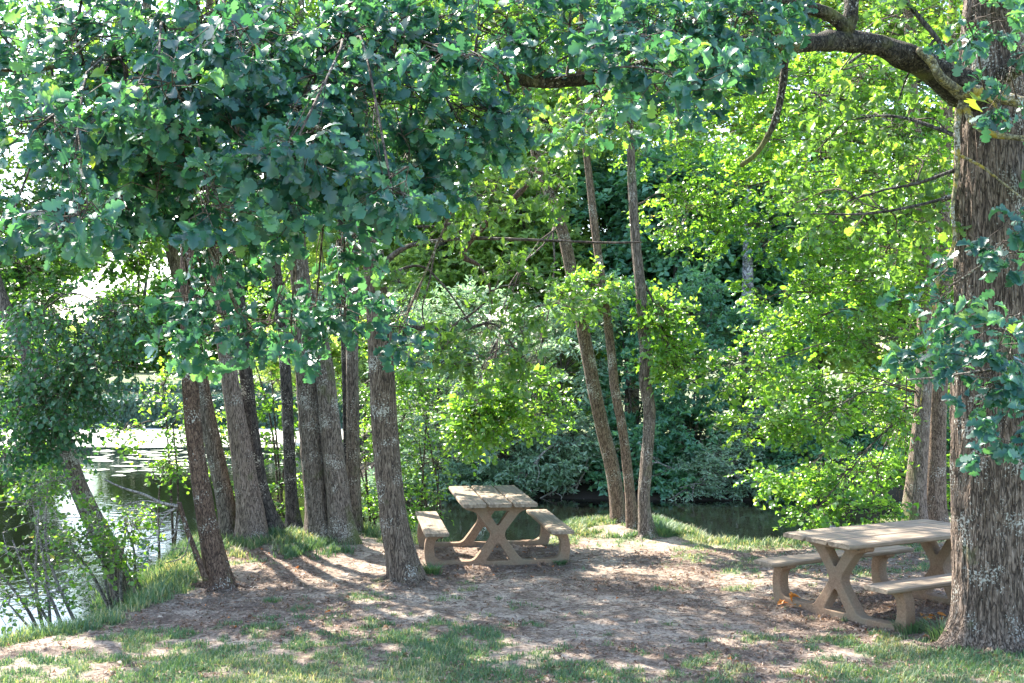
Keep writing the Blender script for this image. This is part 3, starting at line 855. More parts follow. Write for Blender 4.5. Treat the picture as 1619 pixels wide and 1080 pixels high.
bank_tree('bank_tree', [(465, 838, 17), (461, 780, 13), (457, 700, 12), (453, 610, 11), (444, 500, 10.5), (436, 420, 10), (431, 350, 9.5), (428, 200, 8), (440, 0, 6), (470, -200, 4)], 16.5, B_DARK,
          'slim dark upright trunk between the pale pinkish trunk and the fused double trunk',
          [(450, 220, 90, 70, 16.5, .8), (480, 60, 120, 90, 16.5, 1), (520, -130, 150, 110, 16.5, 1.1)], G_LIME, L_RND, 0.085, ws=0.78)
r6, p6 = bank_tree('bank_tree', [(508, 856, 32), (504, 800, 26), (496, 720, 23), (488, 630, 20), (481, 540, 18), (476, 460, 17), (470, 380, 16), (465, 280, 13), (470, 100, 10), (480, -200, 6)], 15.6, B_GREY,
          'thick grey double trunk fused along a deep dark seam, in the middle of the clump',
          [(520, 130, 120, 90, 15.6, 1), (480, -40, 160, 110, 15.6, 1.1), (580, -200, 180, 120, 15.6, 1.2), (520, 300, 70, 60, 15.4, .7), (480, -380, 200, 120, 15.6, 1.2)], G_MID, L_RND, 0.085, ws=0.84, amp=0.06)
make_trunk(r6, [(542, 858, 23), (536, 800, 18), (527, 720, 16), (519, 640, 14.5), (513, 580, 13.5), (503, 520, 11), (490, 460, 9)], 15.45, B_GREY, 40, 120, 0.06, 24, 2.0, 0.3, 0.2)
bank_tree('bank_tree', [(562, 842, 15), (560, 780, 13), (558, 700, 13), (557, 600, 13), (557, 500, 12), (559, 420, 11), (562, 300, 10), (570, 100, 8), (580, -200, 5)], 16.6, B_GREY,
          'smooth grey upright trunk right of the fused double trunk',
          [(600, 180, 100, 80, 16.5, .9), (620, 20, 140, 90, 16.5, 1), (660, -150, 170, 120, 16.5, 1.2), (560, -330, 200, 120, 16.5, 1.2)], G_LIME, L_RND, 0.085, ws=0.78)
bank_tree('bank_tree', [(549, 838, 10), (548, 760, 8), (547, 660, 8), (545, 560, 8), (541, 440, 8), (538, 330, 7), (530, 150, 6), (500, -50, 3)], 16.9, B_DARK,
          'thinnest dark stem of the clump, half hidden behind the smooth grey trunk',
          [(540, 200, 70, 60, 17, .6), (500, 40, 90, 70, 17, .8)], G_MID, L_RND, 0.085, ws=0.68)

# ---- three slender trunks behind the centre table
bank_tree('slender_tree', [(979, 832, 14), (974, 780, 14), (967, 735, 14), (952, 673, 13), (941, 623, 12.5), (931, 573, 12), (918, 500, 11.5), (904, 430, 11), (889, 365, 11), (866, 300, 10), (846, 240, 9), (830, 120, 8), (810, -60, 6), (800, -260, 3)], 17.0, B_TRIO,
          'left of the three slender trunks, leaning left, with a long split in its bark',
          [(820, 120, 90, 70, 16.5, .8), (740, 30, 110, 80, 16.5, .9), (880, -60, 130, 90, 16.8, 1), (760, -150, 160, 100, 17, 1.2), (770, 640, 55, 40, 15.8, .4), (840, 630, 45, 40, 15.8, .4), (745, 670, 35, 30, 15.8, .3)], G_LIME, L_RND, 0.085, ws=0.83, group='slender trees on the bank behind the centre table')
bank_tree('slender_tree', [(1000, 846, 12), (996, 790, 9.5), (990, 727, 8.5), (983, 673, 8), (973, 623, 8), (966, 557, 7.5), (957, 480, 7.5), (946, 405, 7.5), (935, 310, 7), (926, 230, 6), (915, 120, 5), (925, -60, 3)], 16.5, B_TRIO,
          'thinnest of the three slender trunks, standing in the middle',
          [(960, 140, 80, 60, 16.4, .8), (930, 10, 110, 80, 16.4, .9), (980, -140, 140, 90, 16.5, 1), (930, 460, 40, 25, 16.2, .4)], G_LIME, L_RND, 0.085, ws=0.87, group='slender trees on the bank behind the centre table')
bank_tree('slender_tree', [(1023, 862, 16), (1019, 820, 12), (1018, 790, 11), (1022, 740, 11), (1026, 690, 10.5), (1027, 650, 10.5), (1020, 607, 10.5), (1021, 573, 10), (1018, 530, 10), (1013, 460, 9.5), (1006, 390, 9), (1000, 300, 8.5), (996, 200, 7), (990, 80, 6), (1010, -100, 4)], 16.0, B_GREY,
          'right of the three slender trunks, crooked at head height, nearest the picnic ground',
          [(1040, 190, 90, 70, 16, .8), (1060, 40, 120, 80, 16, .9), (1100, -110, 160, 100, 16, 1.1), (1090, 330, 60, 60, 16.5, .6), (1060, 560, 35, 25, 16, .4), (1045, 500, 25, 20, 16, .3)], G_LIME, L_RND, 0.085, ws=0.86, group='slender trees on the bank behind the centre table')

# ---- leafy twin-stemmed tree behind the right table
tw = tree('hornbeam_tree', (1460, 831), 17.3, 'bright lime leafed tree with two pale stems behind the right picnic table', 'tree')
pa = make_trunk(tw, [(1444, 838, 20), (1447, 790, 17), (1451, 730, 15), (1457, 660, 13.5), (1461, 590, 12.5), (1463, 520, 12), (1460, 430, 11), (1455, 300, 10), (1440, 100, 8), (1430, -150, 5)], 17.2, B_PINK, 40, 130, 0.05)
pc = make_trunk(tw, [(1477, 838, 17), (1478, 780, 15), (1480, 700, 14), (1483, 620, 14), (1487, 540, 13), (1490, 440, 12), (1492, 300, 10), (1500, 100, 8), (1520, -150, 5)], 17.5, B_TRIO, 40, 130, 0.05)
ct = Crown(L_RND, 0.088, droop=0.25, tlen=0.34, spread=0.25, up=1.0)
lime = []
edge = [(130, 1180), (210, 1130), (290, 1150), (370, 1200), (450, 1240), (530, 1230), (600, 1170), (670, 1210), (740, 1260), (800, 1290)]
r2 = random.Random(3)
for y_, x0 in edge:
    x_ = x0
    while x_ < (1500 if y_ < 500 else 1405):
        D_ = 15.2 + 2.0 * r2.random() + (0.5 if y_ < 300 else 0)
        lime.append((x_ + r2.uniform(-12, 12), y_ + r2.uniform(-15, 15), 66, 26, D_, 0.55))
        x_ += 82
ct.fill([blob(*b_) for b_ in lime], np.vstack([pa[25:], pc[25:]]), 14, 0.012, 5, 8)
ct.fill([blob(*b_) for b_ in [(1250, 40, 150, 80, 16.5, 1), (1420, 30, 150, 80, 17, 1), (1350, -120, 200, 110, 17, 1.3), (1550, -50, 160, 120, 17.5, 1.2), (1560, 250, 80, 150, 18, .8), (1560, 550, 60, 150, 19, .6), (1530, 760, 50, 60, 19, .5), (1440, 620, 60, 90, 19.3, .5), (1430, 760, 60, 60, 19.3, .5), (1200, -150, 160, 100, 16.5, 1.2)]], np.vstack([pa[60:], pc[60:]]), 34, 0.016, 5, 7)
ct.build(tw, G_LIME, B_TWIG)

# ---- leaning alder at the left water edge with dark drooping foliage
al = tree('alder_tree', (200, 905), 14.2, 'leaning waterside tree with dark drooping foliage at the far left', 'tree')
pl_ = make_trunk(al, [(203, 925, 17, 14.3), (190, 885, 16, 14.3), (162, 830, 15, 14.2), (135, 780, 14, 14.1), (115, 730, 13, 14), (85, 640, 12, 14), (42, 550, 11, 14), (-8, 440, 10, 14), (-50, 250, 9, 14), (-80, 50, 7, 14), (-110, -150, 4, 14)], 14, B_GREY, 36, 130, 0.06)
ca = Crown(L_RND, 0.075, droop=0.9, tlen=0.34, spread=0.22, up=0.9)
dk = [(110, 490, 80, 40, 12.6), (190, 500, 55, 30, 12.8), (90, 560, 80, 40, 12.8), (160, 560, 50, 30, 12.8), (50, 625, 70, 40, 13), (110, 620, 40, 40, 13), (85, 675, 35, 25, 13.2), (20, 690, 50, 35, 13)]
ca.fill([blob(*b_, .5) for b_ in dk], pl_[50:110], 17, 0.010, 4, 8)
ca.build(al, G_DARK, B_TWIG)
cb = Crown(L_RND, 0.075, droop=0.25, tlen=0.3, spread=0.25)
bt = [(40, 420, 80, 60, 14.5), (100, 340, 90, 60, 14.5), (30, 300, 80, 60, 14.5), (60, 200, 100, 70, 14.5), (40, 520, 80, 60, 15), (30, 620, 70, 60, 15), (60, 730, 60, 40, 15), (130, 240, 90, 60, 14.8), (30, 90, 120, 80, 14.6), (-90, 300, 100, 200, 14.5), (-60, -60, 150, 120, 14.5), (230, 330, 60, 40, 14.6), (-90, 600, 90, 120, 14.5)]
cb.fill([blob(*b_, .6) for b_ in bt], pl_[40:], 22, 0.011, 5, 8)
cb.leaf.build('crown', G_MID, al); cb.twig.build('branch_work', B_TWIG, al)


def surface_roots(root, r0, mat, angs, ln, seed):
    rr_ = random.Random(seed)
    cx, cy_ = root.location[0], root.location[1]
    for a_ in angs:
        a_ += rr_.uniform(-.15, .15)
        L_ = ln * rr_.uniform(.7, 1.2)
        pts, rad = [], []
        for k in range(14):
            t_ = k / 13
            aa = a_ + .5 * math.sin(t_ * 3 + seed) * t_
            x_ = cx + math.cos(aa) * (r0 * .75 + L_ * t_); y_ = cy_ + math.sin(aa) * (r0 * .75 + L_ * t_)
            rd = r0 * .30 * (1 - t_) ** 1.1 + .008
            pts.append((x_, y_, float(gz(x_, y_)) + rd * .25 * (1 - t_) + .05 * r0 * math.exp(-t_ * 6) - t_ * .012)); rad.append(rd)
        V, Q, T = tube(np.array(pts), np.array(rad), 10, furrow(14, .08, 6, seed + a_))
        g = Geo(); g.add(V, Q, T); g.build('root', mat, root, True)


surface_roots(oak, .31, B_OAK, (-2.9, -2.2, -1.4, -.7), .45, 1)
surface_roots(t9, .15, B_BROWN, (-3.0, -2.1, -1.1, -.2), .38, 2)
for o_ in list(COL.objects):
    lb = o_.get('label', '')
    if lb.startswith('reddish leaning trunk'): surface_roots(o_, .15, B_RED, (-2.6, -1.5, -.5, .2), .38, 3)
    if lb.startswith('pale pinkish furrowed'): surface_roots(o_, .19, B_PINK, (-2.2, -1.3, -.6), .35, 4)
    if lb.startswith('thick grey double'): surface_roots(o_, .22, B_GREY, (-2.4, -1.2, -.2), .4, 5)
    if lb.startswith('right of the three'): surface_roots(o_, .10, B_GREY, (-2.3, -1.0, -.1), .35, 6)

# ---- shrubs
def shrub(name, base, D, blobs, lm, tpl, lsize, label, group=None, nclump=18, ntw=5, nl=7, z=None, nst=5, stem=B_TWIG, limb_r=0.012, **kw):
    b_ = P(base[0], base[1], D)
    zz = float(gz(b_[0], b_[1])) if z is None else z
    root = thing(name, (b_[0], b_[1], zz), label, 'shrub', group)
    A = []
    g = Geo()
    bl = [blob(*q) for q in blobs]
    for k in range(nst):
        c, R = bl[k % len(bl)]
        top = c + rng.normal(size=3) * R * 0.3
        s0 = np.array([b_[0], b_[1], zz - 0.05]) + rng.normal(size=3) * np.array([0.12, 0.12, 0])
        mid = (s0 + top) / 2 + rng.normal(size=3) * 0.12
        pts = catmull([s0, mid, top], 14)
        V, Q, T = tube(pts, np.linspace(limb_r * 2, limb_r * 0.7, 14), 6)
        g.add(V, Q, T)
        A.append(pts)
    g.build('stem', stem, root, smooth=True)
    c_ = Crown(tpl, lsize, **{**dict(droop=0.2, tlen=0.3, spread=0.25), **kw})
    c_.fill(bl, np.vstack(A), nclump, limb_r, ntw, nl)
    c_.build(root, lm, B_TWIG if stem is B_TWIG else stem, 'foliage')
    return root


US = 'leafy shrubs behind the clump of trunks'
shrub('shrub', (440, 870), 17.6, [(420, 700, 60, 70, 17.6, .5), (440, 600, 60, 60, 17.8, .5), (430, 790, 50, 50, 17.4, .4), (400, 500, 60, 60, 18, .5), (440, 450, 50, 50, 18, .5), (330, 700, 40, 60, 17.8, .4)], G_LIME, L_RND, 0.07, 'lime shrub seen between the pale pinkish trunk and the slim dark one', US)
shrub('shrub', (590, 870), 17.5, [(590, 720, 50, 80, 17.5, .5), (590, 600, 60, 70, 17.6, .5), (600, 810, 50, 50, 17.2, .4), (640, 660, 50, 60, 17.8, .5), (600, 500, 70, 60, 18, .5), (650, 560, 50, 50, 18, .5)], G_LIME, L_RND, 0.07, 'lime shrub filling the gap between the grey upright trunk and the front oak', US)
shrub('shrub', (270, 830), 16.8, [(265, 740, 22, 14, 16.5, .3), (285, 660, 25, 40, 16.8, .3), (255, 610, 20, 20, 16.8, .3), (200, 680, 35, 14, 16.5, .3), (300, 560, 30, 30, 17, .3)], G_LIME, L_RND, 0.07, 'sparse lime sapling in front of the lake, left of the trunks', US, 8, 4, 6, nst=3)
shrub('shrub', (690, 870), 17.3, [(680, 640, 40, 40, 17.3, .4), (690, 730, 40, 50, 17.2, .4), (670, 800, 30, 30, 17, .3)], G_LIME, L_RND, 0.065, 'low lime shrub right behind the left bench of the centre table', US, 12, 4, 6)
LW = 'waterside shrubs at the lower left'
shrub('waterside_shrub', (190, 905), 13.6, [(140, 840, 70, 40, 13.4, .4), (200, 830, 30, 30, 13.5, .3), (120, 880, 60, 30, 13.2, .4), (185, 870, 30, 30, 13.4, .3)], G_LIME, L_RND, 0.065, 'bright green shrub round the foot of the leaning waterside tree', LW, 12, 4, 6, nst=7, stem=B_DEAD)
shrub('waterside_shrub', (110, 975), 12.6, [(40, 800, 70, 40, 12.4, .4), (30, 870, 60, 35, 12.2, .4), (20, 940, 60, 40, 12, .4), (80, 760, 50, 25, 12.4, .3), (90, 940, 40, 30, 12.2, .3), (-60, 880, 60, 90, 12, .4)], G_LIME, L_RND, 0.055, 'airy shrub with bare arching branches over the water in the lower left corner', LW, 8, 4, 5, nst=8, stem=B_DEAD)

# ---- far bank
FB = 'shrubs overhanging the far side of the pond'


def at_px(px, D):
    return (px, 565 + F * 2.9 / D)


shrub('willow_bush', at_px(700, 27.5), 27.5, [(690, 640, 90, 90, 27.2, 1.2), (680, 740, 80, 50, 26.8, 1.0), (660, 540, 80, 80, 28, 1.2), (650, 770, 70, 26, 26.3, .6), (730, 770, 60, 24, 26.2, .6)], G_WILLOW, L_WIL, 0.16, 'pale grey green willow bush left of the centre table top, across the water', FB, 66, 6, 9, nst=10, limb_r=0.02)
shrub('willow_bush', at_px(800, 27.2), 27.2, [(800, 620, 90, 100, 27.2, 1.2), (800, 720, 80, 60, 26.6, 1.0), (770, 520, 80, 70, 28, 1.2), (800, 765, 60, 26, 26.2, .6)], G_WILLOW, L_WIL, 0.16, 'silvery willow bush straight behind the centre table', FB, 66, 6, 9, nst=10, limb_r=0.02)
shrub('willow_bush', at_px(900, 27.2), 27.2, [(890, 590, 80, 100, 27.4, 1.2), (890, 700, 70, 50, 26.8, 1.0), (920, 490, 60, 60, 28, 1.1), (870, 745, 50, 24, 26.3, .6)], G_WILLOW, L_WIL, 0.16, 'grey green willow bush left of the three slender trunks', FB, 66, 6, 9, nst=10, limb_r=0.02)
shrub('pond_bush', at_px(1000, 27.2), 27.2, [(990, 620, 70, 80, 27.5, 1.1), (1000, 710, 60, 50, 26.8, 1.0), (980, 500, 60, 60, 28.3, 1.1), (960, 755, 50, 22, 26.4, .6), (1020, 760, 50, 20, 26.4, .6)], G_TEAL, L_SML, 0.14, 'dark green bush seen between and behind the three slender trunks', FB, 66, 6, 9, nst=10, limb_r=0.02)
shrub('pond_bush', at_px(1090, 27.4), 27.4, [(1080, 600, 80, 80, 27.8, 1.2), (1090, 690, 70, 50, 27.2, 1.0), (1090, 500, 70, 70, 28.8, 1.2), (1060, 768, 40, 16, 26, .5)], G_TEAL, L_SML, 0.14, 'dark green bush below the bluish far trunk', FB, 66, 6, 9, nst=10, limb_r=0.02)
shrub('willow_bush', at_px(1150, 26.4), 26.4, [(1150, 730, 55, 28, 26.2, .8), (1110, 750, 50, 22, 26, .7), (1180, 690, 40, 35, 26.8, .7), (1090, 778, 50, 14, 25.7, .5), (1200, 775, 50, 16, 25.7, .5)], G_WILLOW, L_WIL, 0.12, 'low bluish grey bush leaning down to the dark water', FB, 36, 6, 8, nst=8, limb_r=0.02)
shrub('pond_bush', at_px(1230, 27.2), 27.2, [(1210, 640, 70, 60, 27.5, 1.1), (1240, 720, 60, 40, 27, .9), (1200, 540, 70, 60, 28.5, 1.1), (1330, 720, 80, 60, 27.4, 1.0), (1240, 772, 40, 16, 25.8, .5)], G_TEAL, L_SML, 0.14, 'dark green bush at the right end of the open water below the birch', FB, 66, 6, 9, nst=10, limb_r=0.02)
shrub('pond_bush', at_px(1430, 27.4), 27.4, [(1430, 650, 90, 90, 27.6, 1.2), (1430, 740, 80, 50, 27, 1.0), (1560, 650, 90, 100, 27.6, 1.2)], G_TEAL, L_SML, 0.14, 'dark green bush across the pond behind the twin stemmed tree', FB, 66, 6, 9, nst=10, limb_r=0.02)

# dead branches and roots hanging out of the far bank
for i, (pts, D_, lab) in enumerate((
        ([(925, 725, 5), (890, 700, 5), (860, 715, 4), (830, 755, 2)], 26.0, 'grey dead branch arching to the water right of the centre table top'),
        ([(960, 770, 7), (915, 760, 6), (885, 772, 4), (850, 790, 2)], 26.0, 'fallen branch lying at the waterline left of the slender trunks'),
        ([(1190, 770, 5), (1140, 745, 4), (1090, 770, 3), (1060, 790, 2)], 25.6, 'pale dead branch dipping into the dark water under the low bluish bush'),
        ([(1110, 780, 3), (1070, 745, 3), (1040, 730, 2), (1010, 700, 1.5)], 25.7, 'thin bare branch rising left from the far waterline beside the crooked trunk'),
        ([(900, 745, 3), (870, 735, 3), (845, 760, 2), (836, 792, 1.5)], 25.9, 'thin pale hanging branch just right of the centre table top, touching the water'),
        ([(1235, 745, 3), (1215, 770, 3), (1190, 785, 2), (1165, 797, 1.5)], 25.6, 'bare branch at the right end of the open dark water'),
        ([(950, 715, 4), (925, 745, 4), (905, 785, 3), (900, 800, 2)], 25.9, 'steep dead stem standing at the far waterline left of the slender trunks'),
        ([(1160, 790, 3), (1130, 770, 3), (1100, 765, 2), (1075, 772, 1.5)], 25.5, 'low horizontal dead branch over the dark water'))):
    b0 = P(pts[0][0], pts[0][1], D_ + .4)
    rt = thing('fallen_branch', b0, lab, 'branch', 'dead branches along the far bank')
    pts = [(q[0], q[1], q[2] * .45, D_ + .4 - .25 * k) for k, q in enumerate(pts)]
    pp, rr = px_path(pts, D_, 24)
    g = Geo(); V, Q, T = tube(pp, rr, 7, furrow(10, .1, 5, i * 3.1)); g.add(V, Q, T)
    g2 = Geo()
    for k in range(9):
        s0 = pp[rng.integers(6, 23)]
        e = s0 + rng.normal(size=3) * np.array([.35, .2, .2]) + np.array([-.1, -.1, -.15])
        pq = catmull([s0, (s0 + e) / 2 + rng.normal(size=3) * .06, e], 8)
        V, Q, T = tube(pq, np.linspace(.014, .004, 8), 4); g2.add(V, Q, T)
    g.build('branch', B_DEAD, rt, True); g2.build('branch_work', B_DEAD, rt, True)

FT = 'trees of the wood across the pond'


def far_tree(px, D, trunk_hw, blobs, lm, label, mat=B_DARK, tpl=L_SML, ls=0.24, nclump=95, name='woodland_tree', lean=0):
    zb = float(gz(P(px, 600, D)[0], D))
    py = 565 + F * (2.5 - zb) / D
    root = thing(name, tuple(P(px, py, D)), label, 'tree', FT)
    top = min(q[1] for q in blobs)
    pp = make_trunk(root, [(px, py + 4, trunk_hw * 1.25), (px + lean * .3, py * .7 + top * .3, trunk_hw), (px + lean * .7, py * .4 + top * .6, trunk_hw * .8), (px + lean, top, trunk_hw * .4)], D, mat, 14, 40, 0.04, 6, 1, .3, .4)
    c_ = Crown(tpl, ls, droop=0.2, tlen=0.6, spread=0.5)
    c_.fill([blob(*q) for q in blobs], pp[10:], nclump, 0.035, 6, 9)
    c_.build(root, lm, B_TWIG)


far_tree(560, 36, 9, [(560, 460, 110, 80, 36, 1.8), (620, 350, 110, 90, 36, 1.8), (520, 300, 120, 90, 36.5, 1.8), (600, 180, 130, 100, 36.5, 2)], G_FAR, 'airy yellow green tree far behind the front oak')
far_tree(700, 34, 9, [(700, 480, 90, 70, 34, 1.6), (740, 400, 100, 80, 34, 1.6), (680, 300, 110, 90, 34.5, 1.8), (760, 200, 120, 90, 35, 2), (700, 80, 140, 90, 35, 2)], G_FAR, 'sunlit yellow green tree above the pale willow bush')
far_tree(850, 33, 9, [(870, 600, 90, 60, 33, 1.4), (900, 520, 80, 60, 33, 1.4), (860, 430, 80, 70, 33, 1.5), (830, 340, 90, 80, 33, 1.6), (880, 230, 110, 90, 33.5, 1.8), (850, 110, 130, 90, 34, 2), (820, -20, 150, 90, 34, 2)], G_FAR, 'bright green tree seen behind the left slender trunk')
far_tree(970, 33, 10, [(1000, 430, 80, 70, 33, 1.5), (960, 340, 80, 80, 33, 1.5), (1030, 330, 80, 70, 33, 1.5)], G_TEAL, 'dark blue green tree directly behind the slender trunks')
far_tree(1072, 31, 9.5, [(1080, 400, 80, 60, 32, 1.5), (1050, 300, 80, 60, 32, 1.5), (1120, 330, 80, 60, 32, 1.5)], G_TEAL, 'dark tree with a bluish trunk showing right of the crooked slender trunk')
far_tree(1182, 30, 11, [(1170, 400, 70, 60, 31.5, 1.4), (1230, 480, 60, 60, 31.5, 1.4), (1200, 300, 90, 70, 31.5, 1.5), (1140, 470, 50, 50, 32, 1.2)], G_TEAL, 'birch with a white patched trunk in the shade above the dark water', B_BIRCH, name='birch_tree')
far_tree(1000, 38, 9, [(1000, 200, 130, 100, 38, 2), (960, 60, 150, 100, 38, 2.2), (1120, 180, 120, 100, 38, 2), (1100, 40, 150, 100, 38, 2.2)], G_FAR, 'tall yellow green tree high above the slender trunks')
far_tree(1290, 34, 10, [(1290, 500, 100, 90, 34, 1.8), (1260, 380, 110, 90, 34, 1.8), (1300, 250, 120, 100, 34.5, 2), (1260, 110, 140, 100, 35, 2), (1280, -30, 150, 90, 35, 2)], G_FAR, 'bright tree behind the lime leafed one, under the hanging broken bough')
far_tree(1420, 35, 10, [(1420, 520, 110, 90, 35, 1.8), (1440, 400, 120, 90, 35, 2), (1420, 270, 130, 100, 35, 2), (1440, 130, 140, 100, 35, 2), (1430, -20, 150, 100, 35, 2)], G_FAR, 'tall bright green tree filling the gap left of the huge oak trunk')
far_tree(1600, 34, 10, [(1590, 560, 120, 120, 34, 2), (1600, 380, 130, 110, 34, 2), (1610, 200, 130, 110, 34, 2), (1620, 20, 150, 110, 34, 2)], G_FAR, 'green tree hidden mostly behind the huge oak trunk')
far_tree(620, 42, 9, [(640, 560, 90, 60, 42, 2), (560, 570, 80, 50, 42, 2), (480, 560, 60, 40, 43, 1.6), (650, 470, 90, 70, 42, 2)], G_FAR, 'low sunlit tree at the lake corner behind the clump of trunks')
shrub('pond_bush', at_px(620, 33), 33, [(620, 680, 60, 50, 33, 1.2), (600, 610, 70, 50, 33.5, 1.2), (640, 740, 40, 30, 31, 1)], G_FAR, L_SML, 0.13, 'sunny green bush where the wood meets the lake', FB, 40, 6, 8, nst=8, limb_r=0.02)

# ---- far shore at the left: ivy clad wall in two tiers, lawn beyond, houses
def ivy_wall(x0, x1, y, z0, z1, label, depth=0.8, nleaf=9000):
    root = thing('ivy_wall', ((x0 + x1) / 2, y, z0), label, 'wall', 'ivy covered walls on the far shore')
    m_, nt_, out_ = mat_new('old_stone')
    p_ = N(nt_, 'ShaderNodeBsdfPrincipled'); p_.inputs['Roughness'].default_value = .9
    nn_ = N(nt_, 'ShaderNodeTexNoise'); nn_.inputs['Scale'].default_value = 3
    tc_ = N(nt_, 'ShaderNodeTexCoord'); nt_.links.new(tc_.outputs['Object'], nn_.inputs['Vector'])
    nt_.links.new(ramp(nt_, nn_.outputs['Fac'], [(.3, (.07, .075, .06)), (.7, (.16, .15, .13))]), p_.inputs['Base Color'])
    nt_.links.new(p_.outputs[0], out_.inputs[0])
    n_ = 60
    xs_ = np.linspace(x0, x1, n_)
    zt = z1 + .12 * (fbm(xs_, xs_ * 0 + y, .6, 9) - .5)
    rows = [np.stack([xs_, np.full(n_, yy), zz], -1) for yy, zz in ((y, np.full(n_, z0)), (y + .05, zt - .05), (y + depth, zt - .02), (y + depth, np.full(n_, z0)))]
    V = np.vstack(rows)
    i_ = np.arange(n_ - 1)
    Q = np.vstack([np.stack([i_ + k * n_, i_ + 1 + k * n_, i_ + 1 + (k + 1) * n_, i_ + (k + 1) * n_], 1) for k in range(3)])
    mesh_obj('masonry', V, Q, m_, root)
    g = Geo()
    px_ = rng.uniform(x0, x1, nleaf)
    pz_ = z0 + (z1 - z0) * rng.random(nleaf) ** .8 * 1.04
    py_ = y - .02 - .22 * rng.random(nleaf) * fbm(px_, pz_, 1.2, 4) * 2 + (pz_ > z1 - .04) * rng.random(nleaf) * depth
    base = np.stack([px_, py_, pz_], -1)
    ax = rng.normal(size=(nleaf, 3)) * .6 + np.array([0, -.2, -1])
    leaf_batch(L_SML, base, ax, np.array([0, -1, .5]) + rng.normal(size=(nleaf, 3)) * .4, .2 * (.6 + .7 * rng.random(nleaf)), np.ones(nleaf), np.clip(fbm(px_, pz_, .8, 8) + rng.normal(0, .15, nleaf), 0, 1), g)
    g.build('ivy', G_IVY, root)


ivy_wall(-32, -6.2, 49.3, -0.7, 0.86, 'long low wall clad in bluish ivy standing at the far waterline', .9, 22000)
ivy_wall(-34, -6.6, 52.2, 0.5, 1.36, 'upper ivy clad terrace wall behind and above the waterline wall', .9, 11000)

m_wall, nt_, out_ = mat_new('pale_render')
p_ = N(nt_, 'ShaderNodeBsdfPrincipled'); p_.inputs['Base Color'].default_value = (.55, .50, .53, 1); p_.inputs['Roughness'].default_value = .8
nt_.links.new(p_.outputs[0], out_.inputs[0])
m_roof, nt_, out_ = mat_new('slate_roof')
p_ = N(nt_, 'ShaderNodeBsdfPrincipled'); p_.inputs['Base Color'].default_value = (.12, .12, .15, 1); p_.inputs['Roughness'].default_value = .6
nt_.links.new(p_.outputs[0], out_.inputs[0])
m_glass, nt_, out_ = mat_new('window_glass')
p_ = N(nt_, 'ShaderNodeBsdfPrincipled'); p_.inputs['Base Color'].default_value = (.03, .035, .045, 1); p_.inputs['Roughness'].default_value = .1
nt_.links.new(p_.outputs[0], out_.inputs[0])


def boxV(x0, x1, y0, y1, z0, z1):
    V = np.array([(x, y, z) for z in (z0, z1) for y in (y0, y1) for x in (x0, x1)], float)
    Q = np.array([[0, 2, 3, 1], [4, 5, 7, 6], [0, 1, 5, 4], [2, 6, 7, 3], [0, 4, 6, 2], [1, 3, 7, 5]])
    return V, Q


def house(px, D, w, d, h, rh, label):
    c = P(px, 565, D); x = c[0]; z0 = float(gz(x, D))
    root = thing('house', (x, D, z0), label, 'house', 'pale houses beyond the lake')
    V, Q = boxV(x - w / 2, x + w / 2, D, D + d, z0 - .3, z0 + h)
    mesh_obj('wall', V, Q, m_wall, root)
    e = .3
    V = np.array([(x - w / 2 - e, D - e, z0 + h), (x + w / 2 + e, D - e, z0 + h), (x + w / 2 + e, D + d + e, z0 + h), (x - w / 2 - e, D + d + e, z0 + h), (x - w / 2 - e, D + d / 2, z0 + h + rh), (x + w / 2 + e, D + d / 2, z0 + h + rh)])
    V[:, 2] += .01
    mesh_obj('roof', V, [np.array([[0, 1, 5, 4], [2, 3, 4, 5], [3, 2, 1, 0]]), np.array([[0, 4, 3], [1, 2, 5]])], m_roof, root)
    for k in (-1, 0, 1):
        V, Q = boxV(x + k * w * .3 - .45, x + k * w * .3 + .45, D - .03, D + .05, z0 + .9, z0 + 2.1)
        mesh_obj('window', V, Q, m_glass, root)


house(200, 92, 3.2, 6, 2.3, 0.6, 'small pale lilac house end on the lawn beyond the lake, left of the clipped bush')
house(530, 96, 7, 7, 2.6, 1.8, 'pale house glimpsed between the trunks, beyond the lake')
shrub('clipped_bush', at_px(250, 90), 90, [(240, 570, 20, 9, 90, .8), (258, 568, 18, 11, 90, .8)], G_IVY, L_SML, .3, 'rounded bluish bush on the lawn beside the pale lilac house', None, 120, 5, 6, nst=4, limb_r=.04, tlen=.4, spread=.4, z=1.4)
shrub('garden_tree', at_px(120, 100), 100, [(120, 545, 50, 26, 100, 2), (60, 540, 60, 30, 100, 2), (0, 535, 60, 34, 100, 2)], G_FAR, L_SML, .35, 'distant round headed green tree on the far left horizon', 'trees on the horizon beyond the lake', 160, 5, 7, nst=4, limb_r=.08, tlen=.7, spread=.6, z=1.4)
shrub('garden_tree', at_px(330, 105), 105, [(320, 540, 40, 30, 105, 2), (370, 530, 50, 36, 105, 2), (430, 520, 50, 44, 105, 2)], G_FAR, L_SML, .35, 'distant broad green tree behind the leaning trunks beyond the lake', 'trees on the horizon beyond the lake', 160, 5, 7, nst=4, limb_r=.08, tlen=.7, spread=.6, z=1.4)

